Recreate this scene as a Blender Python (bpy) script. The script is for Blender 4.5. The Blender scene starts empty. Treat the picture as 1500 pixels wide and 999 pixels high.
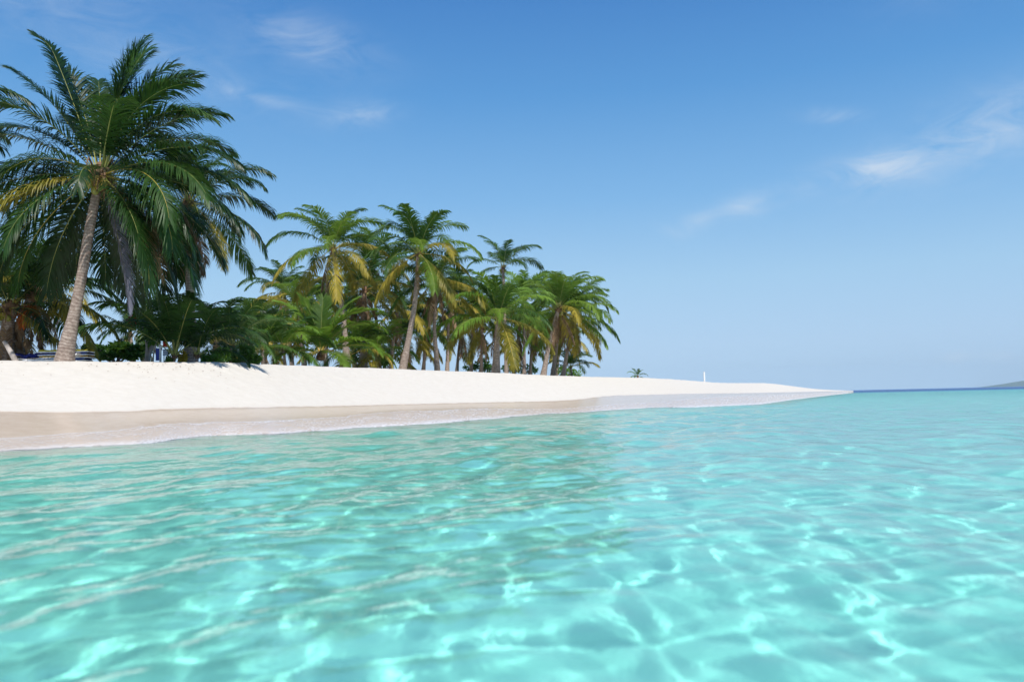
import bpy, math, random
import numpy as np
from mathutils import Vector, Matrix

# ------------------------------------------------------------------ camera, world, sun, exposure
scene = bpy.context.scene
COL = scene.collection
R = math.radians
EYE = 0.8
FPX = 1167.0
PITCH, ROLL = R(4.07), R(1.27)
cam_d = bpy.data.cameras.new('camera')
cam = bpy.data.objects.new('camera', cam_d)
COL.objects.link(cam)
CAM_M = Matrix.Rotation(R(90) + PITCH, 4, 'X') @ Matrix.Rotation(-ROLL, 4, 'Z')
CAM_M.translation = Vector((0, 0, EYE))
cam.matrix_world = CAM_M
cam_d.sensor_width = 36.0
cam_d.lens = 36.0 * FPX / 1500.0
cam_d.clip_start = 0.05
cam_d.clip_end = 60000
cam_d.dof.use_dof = True
cam_d.dof.focus_distance = 30.0
cam_d.dof.aperture_fstop = 1.4
scene.camera = cam

SUN_EL, SUN_AZ = R(54), R(166)      # azimuth measured clockwise from +Y (the view direction)
world = bpy.data.worlds.new('World')
scene.world = world
world.use_nodes = True
wn, wl = world.node_tree.nodes, world.node_tree.links
wn.clear()
w_out = wn.new('ShaderNodeOutputWorld')
w_bg = wn.new('ShaderNodeBackground')
w_bg.inputs['Strength'].default_value = 0.12
sky = wn.new('ShaderNodeTexSky')
sky.sky_type = 'NISHITA'
sky.sun_disc = False
sky.sun_elevation = SUN_EL
sky.sun_rotation = SUN_AZ
sky.air_density = 1.0
sky.dust_density = 0.6
sky.ozone_density = 3.0
sky.ozone_density = 1.5
# the maritime air near the horizon stays blue: the Nishita sky is graded by elevation
wtc = wn.new('ShaderNodeTexCoord')
wxyz = wn.new('ShaderNodeSeparateXYZ'); wl.new(wtc.outputs['Generated'], wxyz.inputs[0])
wrp = wn.new('ShaderNodeValToRGB'); wl.new(wxyz.outputs[2], wrp.inputs[0])
def srgb(r, g, b, k=1.0):
    f = lambda c: (c / 255 / 12.92 if c / 255 <= .04045 else ((c / 255 + .055) / 1.055) ** 2.4) * k
    return (f(r), f(g), f(b), 1)
SKY_STOPS = [(0.0, (182, 214, 246)), (.06, (180, 213, 245)), (.14, (165, 207, 241)), (.24, (128, 184, 234)), (.36, (90, 156, 219)), (.50, (60, 124, 198)), (1.0, (48, 96, 160))]
SKY_K = 1.0 / (0.12 * 2 ** 0.4)
while len(wrp.color_ramp.elements) < len(SKY_STOPS): wrp.color_ramp.elements.new(.5)
for e_, (p_, c_) in zip(wrp.color_ramp.elements, SKY_STOPS): e_.position = p_; e_.color = srgb(*c_)
wsc = wn.new('ShaderNodeVectorMath'); wsc.operation = 'SCALE'; wsc.inputs['Scale'].default_value = SKY_K
wl.new(wrp.outputs[0], wsc.inputs[0])
wmx = wn.new('ShaderNodeMixRGB'); wmx.inputs[0].default_value = .94
wl.new(sky.outputs[0], wmx.inputs[1]); wl.new(wsc.outputs[0], wmx.inputs[2])
# thin wisps of high cloud, each at its own bearing and height
def wmath(op, a, b=None, c=None):
    n = wn.new('ShaderNodeMath'); n.operation = op
    for i, v in enumerate((a, b, c)):
        if v is None: continue
        if isinstance(v, (int, float)): n.inputs[i].default_value = v
        else: wl.new(v, n.inputs[i])
    return n.outputs[0]
w_az = wmath('ARCTAN2', wxyz.outputs[0], wxyz.outputs[1])
w_el = wmath('ARCSINE', wxyz.outputs[2])
w_cmb = wn.new('ShaderNodeCombineXYZ')
w_map = wn.new('ShaderNodeMapping'); w_map.inputs['Rotation'].default_value = (0, 0, R(-20)); w_map.inputs['Scale'].default_value = (6.0, 16.0, 1)
wl.new(w_az, w_cmb.inputs[0]); wl.new(w_el, w_cmb.inputs[1]); wl.new(w_cmb.outputs[0], w_map.inputs['Vector'])
w_nz = wn.new('ShaderNodeTexNoise'); w_nz.inputs['Scale'].default_value = 2.0; w_nz.inputs['Detail'].default_value = 12; w_nz.inputs['Roughness'].default_value = .66; w_nz.inputs['Distortion'].default_value = .9
wl.new(w_map.outputs[0], w_nz.inputs['Vector'])
#          bearing, height, half-length, half-width (degrees), slant, strength
CLOUDS = [(31.5, 15.6, 6.0, 1.9, 15, .75), (25.2, 14.2, 2.4, 1.0, 5, .75), (21.5, 14.0, 4.0, .8, 12, .35), (16.6, 12.8, 1.6, .7, 5, .62), (13.5, 11.9, 1.3, .6, 15, .55), (11.8, 11.3, 1.0, .35, -25, .45),
          (22.6, 18.0, 2.0, .45, -10, .4), (29.1, 1.9, .7, .35, 0, .5), (31.5, 1.8, 1.4, .4, -6, .35), (-14.4, 24.3, 4.5, 1.5, -12, .50), (-10.7, 19.8, 2.4, .8, 5, .55), (-24, 22, 9, 2.2, -10, .25), (-33, 26, 8, 3.0, 0, .28), (-18, 20.5, 3.0, .35, -10, .35), (33, 25, 6, 1.6, 10, .15),
          (70, 24, 14, 4, 12, .5), (-75, 30, 12, 4, -8, .4), (150, 35, 16, 5, 5, .5), (-140, 28, 14, 4, 0, .5)]
w_sum = None
for (ca, ce, ha, he, sl, st_) in CLOUDS:
    du = wmath('SUBTRACT', w_az, R(ca)); dv = wmath('SUBTRACT', w_el, R(ce))
    c_, s_ = math.cos(R(sl)), math.sin(R(sl))
    uu_ = wmath('ADD', wmath('MULTIPLY', du, c_ / R(ha)), wmath('MULTIPLY', dv, s_ / R(ha)))
    vv_ = wmath('ADD', wmath('MULTIPLY', du, -s_ / R(he)), wmath('MULTIPLY', dv, c_ / R(he)))
    r2_ = wmath('ADD', wmath('MULTIPLY', uu_, uu_), wmath('MULTIPLY', vv_, vv_))
    g_ = wmath('MULTIPLY', wmath('EXPONENT', wmath('MULTIPLY', r2_, -1.0)), st_ * .62)
    w_sum = g_ if w_sum is None else wmath('ADD', w_sum, g_)
w_mr = wn.new('ShaderNodeMapRange'); w_mr.inputs['From Min'].default_value = .33; w_mr.inputs['From Max'].default_value = .66
wl.new(w_nz.outputs[0], w_mr.inputs['Value'])
w_cf = wmath('MULTIPLY', w_sum, w_mr.outputs[0])
w_cl = wn.new('ShaderNodeMixRGB'); wl.new(w_cf, w_cl.inputs[0]); wl.new(wmx.outputs[0], w_cl.inputs[1])
w_cl.inputs[2].default_value = [c * SKY_K for c in srgb(222, 232, 243)[:3]] + [1]
wl.new(w_cl.outputs[0], w_bg.inputs['Color'])
wl.new(w_bg.outputs[0], w_out.inputs[0])

sun_d = bpy.data.lights.new('sun', 'SUN')
sun_d.energy = 3.7
sun_d.angle = R(0.5)
sun_d.color = (1.0, 0.96, 0.90)
sun = bpy.data.objects.new('sun', sun_d)
COL.objects.link(sun)
to_sun = Vector((math.sin(SUN_AZ) * math.cos(SUN_EL), math.cos(SUN_AZ) * math.cos(SUN_EL), math.sin(SUN_EL)))
sun.rotation_euler = to_sun.to_track_quat('Z', 'Y').to_euler()
sun_d.cycles.is_caustics_light = True

scene.view_settings.view_transform = 'Standard'
scene.view_settings.look = 'None'
scene.view_settings.gamma = 1.0
scene.view_settings.exposure = 0.4
cy = scene.cycles
cy.use_denoising = True
cy.max_bounces = 8
cy.transparent_max_bounces = 16
cy.sample_clamp_indirect = 4.0
cy.sample_clamp_direct = 12.0

# ------------------------------------------------------------------ helpers
Rm = CAM_M.to_3x3()
def ray(px, py):
    v = Rm @ Vector(((px - 750.0) / FPX, -(py - 499.5) / FPX, -1.0))
    return v / v.y
def at(px, py, d):                      # the point seen at that place of the photograph, d metres ahead
    r = ray(px, py)
    return Vector((r.x * d, d, EYE + r.z * d))
def on_level(px, py, z=0.0):
    r = ray(px, py)
    d = (z - EYE) / r.z
    return Vector((r.x * d, d, z))

def tag(o, label=None, cat=None, group=None, kind=None):
    if label: o['label'] = label
    if cat: o['category'] = cat
    if group: o['group'] = group
    if kind: o['kind'] = kind
    return o

def mesh_np(name, verts, quads=None, tris=None, smooth=True, mats=(), mat_idx=None):
    me = bpy.data.meshes.new(name)
    verts = np.asarray(verts, dtype=np.float32).reshape(-1, 3)
    loops, starts, totals = [], [], []
    n = 0
    if quads is not None and len(quads):
        q = np.asarray(quads, dtype=np.int32).reshape(-1, 4)
        loops.append(q.ravel()); starts.append(np.arange(len(q)) * 4 + n); totals.append(np.full(len(q), 4)); n += q.size
    if tris is not None and len(tris):
        q = np.asarray(tris, dtype=np.int32).reshape(-1, 3)
        loops.append(q.ravel()); starts.append(np.arange(len(q)) * 3 + n); totals.append(np.full(len(q), 3)); n += q.size
    loops = np.concatenate(loops); starts = np.concatenate(starts); totals = np.concatenate(totals)
    me.vertices.add(len(verts)); me.vertices.foreach_set('co', verts.ravel())
    me.loops.add(len(loops)); me.loops.foreach_set('vertex_index', loops.astype(np.int32))
    me.polygons.add(len(starts))
    me.polygons.foreach_set('loop_start', starts.astype(np.int32))
    me.polygons.foreach_set('loop_total', totals.astype(np.int32))
    for m in mats: me.materials.append(m)
    if mat_idx is not None: me.polygons.foreach_set('material_index', np.asarray(mat_idx, dtype=np.int32))
    me.update(calc_edges=True)
    me.polygons.foreach_set('use_smooth', np.full(len(starts), smooth))
    me.validate()
    return me

def grid_quads(nr, nc, wrap=False):
    i = np.arange(nr - 1)[:, None]
    j = np.arange(nc if wrap else nc - 1)[None, :]
    j2 = (j + 1) % nc
    return np.stack([i * nc + j, i * nc + j2, (i + 1) * nc + j2, (i + 1) * nc + j], -1).reshape(-1, 4)

def link(name, me, parent=None, loc=None):
    o = bpy.data.objects.new(name, me)
    COL.objects.link(o)
    if parent is not None: o.parent = parent
    if loc is not None: o.location = loc
    return o

def new_mat(name):
    m = bpy.data.materials.new(name)
    m.use_nodes = True
    nt = m.node_tree
    nt.nodes.clear()
    out = nt.nodes.new('ShaderNodeOutputMaterial')
    return m, nt, out
def N(nt, kind, **kw):
    n = nt.nodes.new(kind)
    for k, v in kw.items():
        if k in n.inputs.keys(): n.inputs[k].default_value = v
        else: setattr(n, k, v)
    return n
def ramp(nt, fac, stops):
    r = nt.nodes.new('ShaderNodeValToRGB')
    e = r.color_ramp.elements
    while len(e) < len(stops): e.new(0.5)
    for x, (p, c) in zip(e, stops):
        x.position = p
        x.color = c if len(c) == 4 else (*c, 1)
    nt.links.new(fac, r.inputs[0])
    return r
WAVE_SLOPE = .0148
# ------------------------------------------------------------------ the setting: sand, sea
rng = np.random.default_rng(7)

def vnoise(x, y, seed=0):
    """smooth value noise on numpy arrays"""
    xi, yi = np.floor(x).astype(np.int64), np.floor(y).astype(np.int64)
    fx, fy = x - xi, y - yi
    fx, fy = fx * fx * (3 - 2 * fx), fy * fy * (3 - 2 * fy)
    def h(a, b):
        n = (a * 374761393 + b * 668265263 + seed * 69069) & 0xffffffff
        n = ((n ^ (n >> 13)) * 1274126177) & 0xffffffff
        return ((n ^ (n >> 16)) & 0xffff) / 65535.0
    a, b, c, d = h(xi, yi), h(xi + 1, yi), h(xi, yi + 1), h(xi + 1, yi + 1)
    return (a * (1 - fx) + b * fx) * (1 - fy) + (c * (1 - fx) + d * fx) * fy * 1.0

def curve_fn(pts):
    a = np.array(pts, dtype=float)
    return lambda t: np.interp(t, a[:, 0], a[:, 1])

# image rows of the beach's own lines (photo pixels) and their distances
f_water = curve_fn([(0,661.5),(93,655),(200,651),(280,642),(327,638),(401,637),(467,632),(523,627),(607,622.5),(700,615),(800,606),(860,603.5),(900,600),(950,597.5),(1000,596.8),(1056,595),(1112,593),(1130,590.3),(1155,586.5),(1200,581),(1230,577.6),(1250,575.6)])
f_foam = curve_fn([(0,642),(154,630),(233,620),(350,616),(504,609),(560,602),(700,597),(800,599),(850,597),(900,592),(960,589),(1010,583),(1060,580),(1130,578),(1200,575.5),(1250,572.9)])
f_wet = curve_fn([(0,604),(131,605),(200,603),(261,600),(467,596.5),(700,591),(780,589),(840,587),(870,582),(900,579.5),(1000,577.2),(1100,576),(1180,574),(1220,573.2),(1250,572.4)])
f_crest = curve_fn([(0,527.5),(300,529),(420,534),(560,539),(700,544),(800,549),(880,552),(950,553),(1000,556),(1050,560.5),(1080,561),(1125,560.7),(1150,564),(1180,568),(1200,570.3),(1230,571.7),(1250,572.1)])
d_crest = curve_fn([(0,25.5),(120,26.5),(300,30),(420,36),(560,46),(700,53),(800,58),(900,68),(1000,86),(1100,108),(1150,130),(1200,170),(1250,240)])

ts = np.concatenate([np.arange(0, 1250, 2.0), [1250.0]])
def smooth1(a, k):
    for _ in range(k):
        a[1:-1] = a[1:-1] * .5 + (a[:-2] + a[2:]) * .25
    return a
def smooth_fn(f, k):                     # the same line without corners
    v = smooth1(np.array([float(f(t)) for t in ts]), k)
    return lambda t: np.interp(t, ts, v)
f_foam, f_wet, f_crest, d_crest = smooth_fn(f_foam, 60), smooth_fn(f_wet, 80), smooth_fn(f_crest, 40), smooth_fn(d_crest, 1500)
dw_s = smooth1(np.array([on_level(t, float(f_water(t))).y for t in ts]), 300)
W, F_, S_, C_ = [], [], [], []
for t, dws in zip(ts, dw_s):
    w = on_level(t, float(f_water(t)))
    dc = float(d_crest(t))
    W.append(w)
    F_.append(at(t, float(f_foam(t)), w.y * .4 + dws * .6 + (dc - dws) * .17)); S_.append(at(t, float(f_wet(t)), dws + (dc - dws) * .45)); C_.append(at(t, float(f_crest(t)), dc))
W, F_, S_, C_ = [smooth1(np.array([tuple(p) for p in c]), 6) for c in (W, F_, S_, C_)]

# extend to the left (towards and behind the camera) and beyond the tip of the spit
def extend(c, back, fwd_z):
    d0 = c[0] - c[10]; d0[2] = 0; d0 /= np.linalg.norm(d0)
    k = np.array([160, 90, 45, 20, 8, 3])[:, None]
    left = c[0] + d0 * k
    k2 = np.array([6, 20, 60, 150, 400, 1200])[:, None]
    dirn = np.array([0.40, 0.915, 0])
    right = c[-1] + dirn * k2
    right[:, 2] = fwd_z
    return np.vstack([left, c, right])
sea_n = np.array([0.915, -0.40, 0.0])
W = extend(W, 0, -.25); F_ = extend(F_, 0, -.3); S_ = extend(S_, 0, -.35); C_ = extend(C_, 0, -.5)
for c in (F_, S_, C_):          # all lines keep their spacing before the frame starts
    c[:6, :2] = W[:6, :2] + (c[6, :2] - W[6, :2])
def lerp_rows(a, b, n, last=False):
    u = np.linspace(0, 1, n, endpoint=last)[:, None, None]
    return a[None] * (1 - u) + b[None] * u
land_n = np.array([-0.75, 0.66, 0.0])
B1 = C_ + land_n * 2.5; B1[:, 2] = C_[:, 2] - 0.02
B2 = C_ + land_n * 22; B2[:, 2] = C_[:, 2] - 0.35
B3 = C_ + land_n * 80; B3[:, 2] = -0.3
B4 = C_ + land_n * 500; B4[:, 2] = -8
sea = []
for off, z in [(3500,-40),(1500,-30),(700,-20),(420,-9),(330,-2.9),(180,-2.2),(90,-1.75),(45,-1.55),(24,-1.4),(14,-1.2),(8,-.9),(4,-.5),(2,-.28),(1,-.13)]:
    q = W + sea_n * off
    q[:, 2] = np.minimum(z, W[:, 2] + z)
    sea.append(q)
blk = []
marks = []
allrows = [np.array(sea)]
allrows.append(lerp_rows(W, F_, 10)); allrows.append(lerp_rows(F_, S_, 18)); allrows.append(lerp_rows(S_, C_, 44)); allrows.append(lerp_rows(C_, B1, 10)); allrows.append(lerp_rows(B1, B2, 14)); allrows.append(np.array([B2, B3, B4]))
G = np.concatenate(allrows)            # rows, columns, 3
n_sea = len(sea); iW = n_sea; iF = iW + 10; iS = iF + 18; iC = iS + 44
lo, hi = n_sea - 2, len(G) - 4
for _ in range(10):                    # round the breaks of slope across the beach
    G[lo + 1:hi - 1, :, 2] = G[lo + 1:hi - 1, :, 2] * .5 + (G[lo:hi - 2, :, 2] + G[lo + 2:hi, :, 2]) * .25
amp = np.zeros(len(G)); amp[iS:iS + 12] = np.linspace(0, .012, 12); amp[iS + 12:hi] = np.linspace(.012, .05, hi - iS - 12)
X, Y = G[..., 0], G[..., 1]
nz = (vnoise(X * 1.1, Y * 1.1, 1) - .5) * 1.2 + (vnoise(X * 3.1, Y * 3.1, 2) - .5) * .8 + (vnoise(X * 7, Y * 7, 3) - .5) * .45
G[..., 2] += nz * amp[:, None]
wet = np.zeros(G.shape[:2])
wet[:iF] = 1.0
wet[iF:iS + 12] = np.interp(np.arange(iF, iS + 12), [iF, iS - 2, iS + 2, iS + 12], [1, .75, .25, 0])[:, None]
nr, nc = G.shape[:2]

# sand material
sand_m, nt, out = new_mat('coral_sand')
L = nt.links
at_n = N(nt, 'ShaderNodeAttribute', attribute_name='wet')
geo = N(nt, 'ShaderNodeTexCoord')
n1 = N(nt, 'ShaderNodeTexNoise', Scale=0.9, Detail=6.0, Roughness=.6); L.new(geo.outputs['Object'], n1.inputs['Vector'])
ad = N(nt, 'ShaderNodeMath', operation='MULTIPLY_ADD'); L.new(n1.outputs[0], ad.inputs[0]); ad.inputs[1].default_value = .35
su = N(nt, 'ShaderNodeMath', operation='ADD'); su.inputs[1].default_value = -.175; L.new(at_n.outputs['Fac'], su.inputs[0]); L.new(su.outputs[0], ad.inputs[2])
wr = ramp(nt, ad.outputs[0], [(.38, (0, 0, 0)), (.52, (1, 1, 1))])
n2 = N(nt, 'ShaderNodeTexNoise', Scale=3.0, Detail=8.0, Roughness=.7); L.new(geo.outputs['Object'], n2.inputs['Vector'])
dry = ramp(nt, n2.outputs[0], [(.3, (.635, .58, .495)), (.7, (.695, .645, .565))])
n3 = N(nt, 'ShaderNodeTexNoise', Scale=14.0, Detail=8.0, Roughness=.75); L.new(geo.outputs['Object'], n3.inputs['Vector'])
flk = ramp(nt, n3.outputs[0], [(.70, (0, 0, 0)), (.78, (1, 1, 1))])
mxf = N(nt, 'ShaderNodeMixRGB'); L.new(flk.outputs[0], mxf.inputs[0]); L.new(dry.outputs[0], mxf.inputs[1]); mxf.inputs[2].default_value = (.42, .33, .25, 1)
wetc = ramp(nt, n2.outputs[0], [(.3, (.60, .475, .36)), (.7, (.70, .575, .45))])
mx = N(nt, 'ShaderNodeMixRGB'); L.new(wr.outputs[0], mx.inputs[0]); L.new(mxf.outputs[0], mx.inputs[1]); L.new(wetc.outputs[0], mx.inputs[2])
# the sea floor proper, off the waterline, is clean sand; past the drop-off the deep water's loss of light is painted in
pos = N(nt, 'ShaderNodeSeparateXYZ'); L.new(geo.outputs['Object'], pos.inputs[0])
deep = ramp(nt, pos.outputs[2], [(0.0, (1, 1, 1)), (1.0, (1, 1, 1))])
mr = N(nt, 'ShaderNodeMapRange'); L.new(pos.outputs[2], mr.inputs['Value']); mr.inputs['From Min'].default_value = -.35; mr.inputs['From Max'].default_value = -.02
mx2 = N(nt, 'ShaderNodeMixRGB'); L.new(mr.outputs[0], mx2.inputs[0]); mx2.inputs[1].default_value = (.86, .84, .80, 1); L.new(mx.outputs[0], mx2.inputs[2])
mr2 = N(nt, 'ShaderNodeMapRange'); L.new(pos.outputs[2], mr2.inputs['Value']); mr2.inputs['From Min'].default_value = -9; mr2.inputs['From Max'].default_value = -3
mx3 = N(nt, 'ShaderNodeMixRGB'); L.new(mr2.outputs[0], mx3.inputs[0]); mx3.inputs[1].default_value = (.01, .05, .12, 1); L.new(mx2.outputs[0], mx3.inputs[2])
bs = N(nt, 'ShaderNodeBsdfPrincipled'); L.new(mx3.outputs[0], bs.inputs['Base Color'])
rr = N(nt, 'ShaderNodeMapRange'); L.new(wr.outputs[0], rr.inputs['Value']); rr.inputs['To Min'].default_value = .95; rr.inputs['To Max'].default_value = .22
L.new(rr.outputs[0], bs.inputs['Roughness'])
bp = N(nt, 'ShaderNodeBump', Strength=.35, Distance=.03)
n4 = N(nt, 'ShaderNodeTexNoise', Scale=9.0, Detail=8.0, Roughness=.7); L.new(geo.outputs['Object'], n4.inputs['Vector'])
inv = N(nt, 'ShaderNodeMath', operation='MULTIPLY_ADD'); L.new(wr.outputs[0], inv.inputs[0]); inv.inputs[1].default_value = -.2; inv.inputs[2].default_value = .22
L.new(inv.outputs[0], bp.inputs['Strength']); L.new(n4.outputs[0], bp.inputs['Height']); L.new(bp.outputs[0], bs.inputs['Normal'])
L.new(bs.outputs[0], out.inputs[0])

me = mesh_np('sand', G, grid_quads(nr, nc)[:, ::-1], mats=[sand_m])
a = me.attributes.new('wet', 'FLOAT', 'POINT'); a.data.foreach_set('value', wet.astype(np.float32).ravel())
beach = link('beach', me)
tag(beach, 'white coral sand beach sloping down to the sea and on under the water', 'beach', kind='structure')
beach.cycles.is_caustics_receiver = True

def ground_at(px, extra=3.0):
    """crest height of the beach seen at that photo column"""
    d = float(d_crest(px)); return at(px, float(f_crest(px)), d).z

# sea surface: one polar sheet round the viewpoint, finer where it is near
sea_m, nt, out = new_mat('sea_water')
L = nt.links
tc = N(nt, 'ShaderNodeTexCoord')
gl = N(nt, 'ShaderNodeBsdfGlass', IOR=1.333, Roughness=0.0)
gl.distribution = 'GGX'
wpos = N(nt, 'ShaderNodeSeparateXYZ'); L.new(tc.outputs['Object'], wpos.inputs[0])
# distance off the shore steers the tint of the water
dm = N(nt, 'ShaderNodeVectorMath', operation='DOT_PRODUCT'); L.new(tc.outputs['Object'], dm.inputs[0]); dm.inputs[1].default_value = (0.915, -0.40, 0)
tr = N(nt, 'ShaderNodeMapRange'); L.new(dm.outputs['Value'], tr.inputs['Value']); tr.inputs['From Min'].default_value = -14; tr.inputs['From Max'].default_value = 60
tint0 = ramp(nt, tr.outputs[0], [(0.0, (.50, .95, .87)), (.12, (.53, .96, .89)), (.3, (.56, .96, .91)), (1.0, (.46, .95, .97))])
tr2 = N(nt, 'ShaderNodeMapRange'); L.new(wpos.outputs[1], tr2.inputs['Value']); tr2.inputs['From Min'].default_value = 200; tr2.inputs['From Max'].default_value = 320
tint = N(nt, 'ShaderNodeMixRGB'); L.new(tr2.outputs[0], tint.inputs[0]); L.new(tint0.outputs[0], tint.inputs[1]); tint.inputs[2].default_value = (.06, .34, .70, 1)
gls = N(nt, 'ShaderNodeBsdfRefraction', IOR=1.333, Roughness=0.0)
L.new(tint.outputs[0], gls.inputs['Color'])
gs = N(nt, 'ShaderNodeBsdfGlossy', Roughness=0.02)
fr = N(nt, 'ShaderNodeFresnel', IOR=1.333)
mxs = N(nt, 'ShaderNodeMixShader'); L.new(fr.outputs[0], mxs.inputs[0]); L.new(gls.outputs[0], mxs.inputs[1]); L.new(gs.outputs[0], mxs.inputs[2])
# unresolved waves far out make the surface rough
rg = N(nt, 'ShaderNodeMapRange'); L.new(wpos.outputs[1], rg.inputs['Value']); rg.inputs['From Min'].default_value = 60; rg.inputs['From Max'].default_value = 350; rg.inputs['To Min'].default_value = .02; rg.inputs['To Max'].default_value = .38
L.new(rg.outputs[0], gs.inputs['Roughness'])
# fine ripples
mp = N(nt, 'ShaderNodeMapping'); L.new(tc.outputs['Object'], mp.inputs['Vector'])
mp.inputs['Rotation'].default_value = (0, 0, R(-24)); mp.inputs['Scale'].default_value = (1.0, .55, 1)
rn = N(nt, 'ShaderNodeTexNoise', Scale=2.2, Detail=5.0, Roughness=.55); L.new(mp.outputs[0], rn.inputs['Vector'])
bmp = N(nt, 'ShaderNodeBump', Strength=.5, Distance=.05); L.new(rn.outputs[0], bmp.inputs['Height'])
bd = N(nt, 'ShaderNodeMapRange'); L.new(wpos.outputs[1], bd.inputs['Value']); bd.inputs['From Min'].default_value = 6; bd.inputs['From Max'].default_value = 120; bd.inputs['To Min'].default_value = .04; bd.inputs['To Max'].default_value = .9
L.new(bd.outputs[0], bmp.inputs['Distance'])
BUMP_NODES = (gls, gs, fr)
for n_ in BUMP_NODES: L.new(bmp.outputs[0], n_.inputs['Normal'])
L.new(mxs.outputs[0], out.inputs[0])

th_f = np.arange(R(-44), R(44), .0040)
th = np.concatenate([np.linspace(R(44), R(360 - 44), 70, endpoint=False), th_f + 2 * math.pi])
rad = np.concatenate([[0.0, .15, .3, .45, .6], np.exp(np.arange(math.log(.72), math.log(420), .0042)), np.geomspace(430, 15800, 40)])
TH, RD = np.meshgrid(th, rad)
SX, SY = np.sin(TH) * RD, np.cos(TH) * RD
Z = np.zeros_like(SX)
wr_ = random.Random(11)
cell = np.maximum(RD * .0042, .002)
NW = 70
for k in range(NW):
    lam = math.exp(math.log(.24) + (math.log(4.5) - math.log(.24)) * (k / (NW - 1)))
    main = math.atan2(.40, -.915)              # towards the shore
    ang = main + wr_.gauss(0, .75 if lam < 1.2 else .35)
    kk = 2 * math.pi / lam
    slope = WAVE_SLOPE * (1.0 if lam < 1.5 else .8) * wr_.uniform(.6, 1.3)
    ph = wr_.uniform(0, 6.283)
    fade = np.clip((lam / cell - 4) / 6, 0, 1)
    arg = kk * (SX * math.cos(ang) + SY * math.sin(ang)) + ph
    arg += .5 * np.sin(arg * .37 + k)           # keeps the pattern from looking regular
    Z += fade * slope / kk * np.sin(arg)
Z *= np.clip(1 - (RD - 250) / 150, 0, 1)
m_ax = np.array([.40, .915])
wa = W[:, 0] * .40 + W[:, 1] * .915; wo = W[:, 0] * .915 - W[:, 1] * .40
al = SX * .40 + SY * .915
off = SX * .915 - SY * .40 - np.interp(al, wa, wo)
Z *= np.where(RD < 200, np.clip((off + .5) / 3.0, .45, 1), 1)      # the ripples die out against the sand
me = mesh_np('sea', np.stack([SX, SY, Z], -1), grid_quads(len(rad), len(th), wrap=True), mats=[sea_m])
sea_o = link('sea', me)
tag(sea_o, 'clear turquoise rippled sea water', 'sea', kind='structure')
sea_o.cycles.is_caustics_caster = True

# ---- foam and the thin sheet of backwash on the wet sand
foam_m, nt, out = new_mat('sea_foam')
L = nt.links
tc = N(nt, 'ShaderNodeTexCoord'); at_v = N(nt, 'ShaderNodeAttribute', attribute_name='across'); at_u = N(nt, 'ShaderNodeAttribute', attribute_name='along')
cmb = N(nt, 'ShaderNodeCombineXYZ'); 
mu_ = N(nt, 'ShaderNodeMath', operation='MULTIPLY'); L.new(at_u.outputs['Fac'], mu_.inputs[0]); mu_.inputs[1].default_value = .9
mv_ = N(nt, 'ShaderNodeMath', operation='MULTIPLY'); L.new(at_v.outputs['Fac'], mv_.inputs[0]); mv_.inputs[1].default_value = 3.2
L.new(mu_.outputs[0], cmb.inputs[0]); L.new(mv_.outputs[0], cmb.inputs[1])
nA = N(nt, 'ShaderNodeTexNoise', Scale=1.0, Detail=5.0, Roughness=.6, Distortion=1.2); L.new(cmb.outputs[0], nA.inputs['Vector'])
vo = N(nt, 'ShaderNodeTexVoronoi', feature='DISTANCE_TO_EDGE', Scale=5.0); 
wv_ = N(nt, 'ShaderNodeMixRGB', blend_type='ADD'); wv_.inputs[0].default_value = .6; L.new(cmb.outputs[0], wv_.inputs[1]); L.new(nA.outputs['Color'], wv_.inputs[2]); L.new(wv_.outputs[0], vo.inputs['Vector'])
lace = ramp(nt, vo.outputs['Distance'], [(.0, (1, 1, 1)), (.10, (.45, .45, .45)), (.3, (0, 0, 0))])
# the two bright edges: the lip at the waterline, the run-up line at the top, both wavering
wob = N(nt, 'ShaderNodeMath', operation='MULTIPLY_ADD'); L.new(nA.outputs[0], wob.inputs[0]); wob.inputs[1].default_value = .5
sub = N(nt, 'ShaderNodeMath', operation='ADD'); L.new(at_v.outputs['Fac'], sub.inputs[0]); sub.inputs[1].default_value = -.25; L.new(sub.outputs[0], wob.inputs[2])
edge = ramp(nt, wob.outputs[0], [(.0, (.8, .8, .8)), (.12, (.6, .6, .6)), (.22, (.20, .20, .20)), (.74, (.16, .16, .16)), (.83, (.5, .5, .5)), (.88, (0, 0, 0))])
patch = ramp(nt, nA.outputs[0], [(.38, (0, 0, 0)), (.62, (.55, .55, .55))])
m1 = N(nt, 'ShaderNodeMath', operation='MULTIPLY'); L.new(lace.outputs[0], m1.inputs[0]); L.new(patch.outputs[0], m1.inputs[1])
m2 = N(nt, 'ShaderNodeMath', operation='MULTIPLY'); L.new(m1.outputs[0], m2.inputs[0])
inside = ramp(nt, wob.outputs[0], [(.80, (1, 1, 1)), (.88, (0, 0, 0))]); L.new(inside.outputs[0], m2.inputs[1])
mx = N(nt, 'ShaderNodeMath', operation='ADD', use_clamp=True); L.new(edge.outputs[0], mx.inputs[0]); L.new(m2.outputs[0], mx.inputs[1])
dfm = N(nt, 'ShaderNodeBsdfPrincipled', Roughness=.35); dfm.inputs['Base Color'].default_value = (.82, .79, .77, 1)
trn = N(nt, 'ShaderNodeBsdfTransparent')
ms = N(nt, 'ShaderNodeMixShader'); L.new(mx.outputs[0], ms.inputs[0]); L.new(trn.outputs[0], ms.inputs[1]); L.new(dfm.outputs[0], ms.inputs[2]); L.new(ms.outputs[0], out.inputs[0])
c0, c1 = 6, len(W) - 10
lo_r = iW - 2
FG = G[iW:iF + 5, c0:c1].copy()
FG[..., 2] += .010
FG[0, :, 2] -= .012
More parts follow.
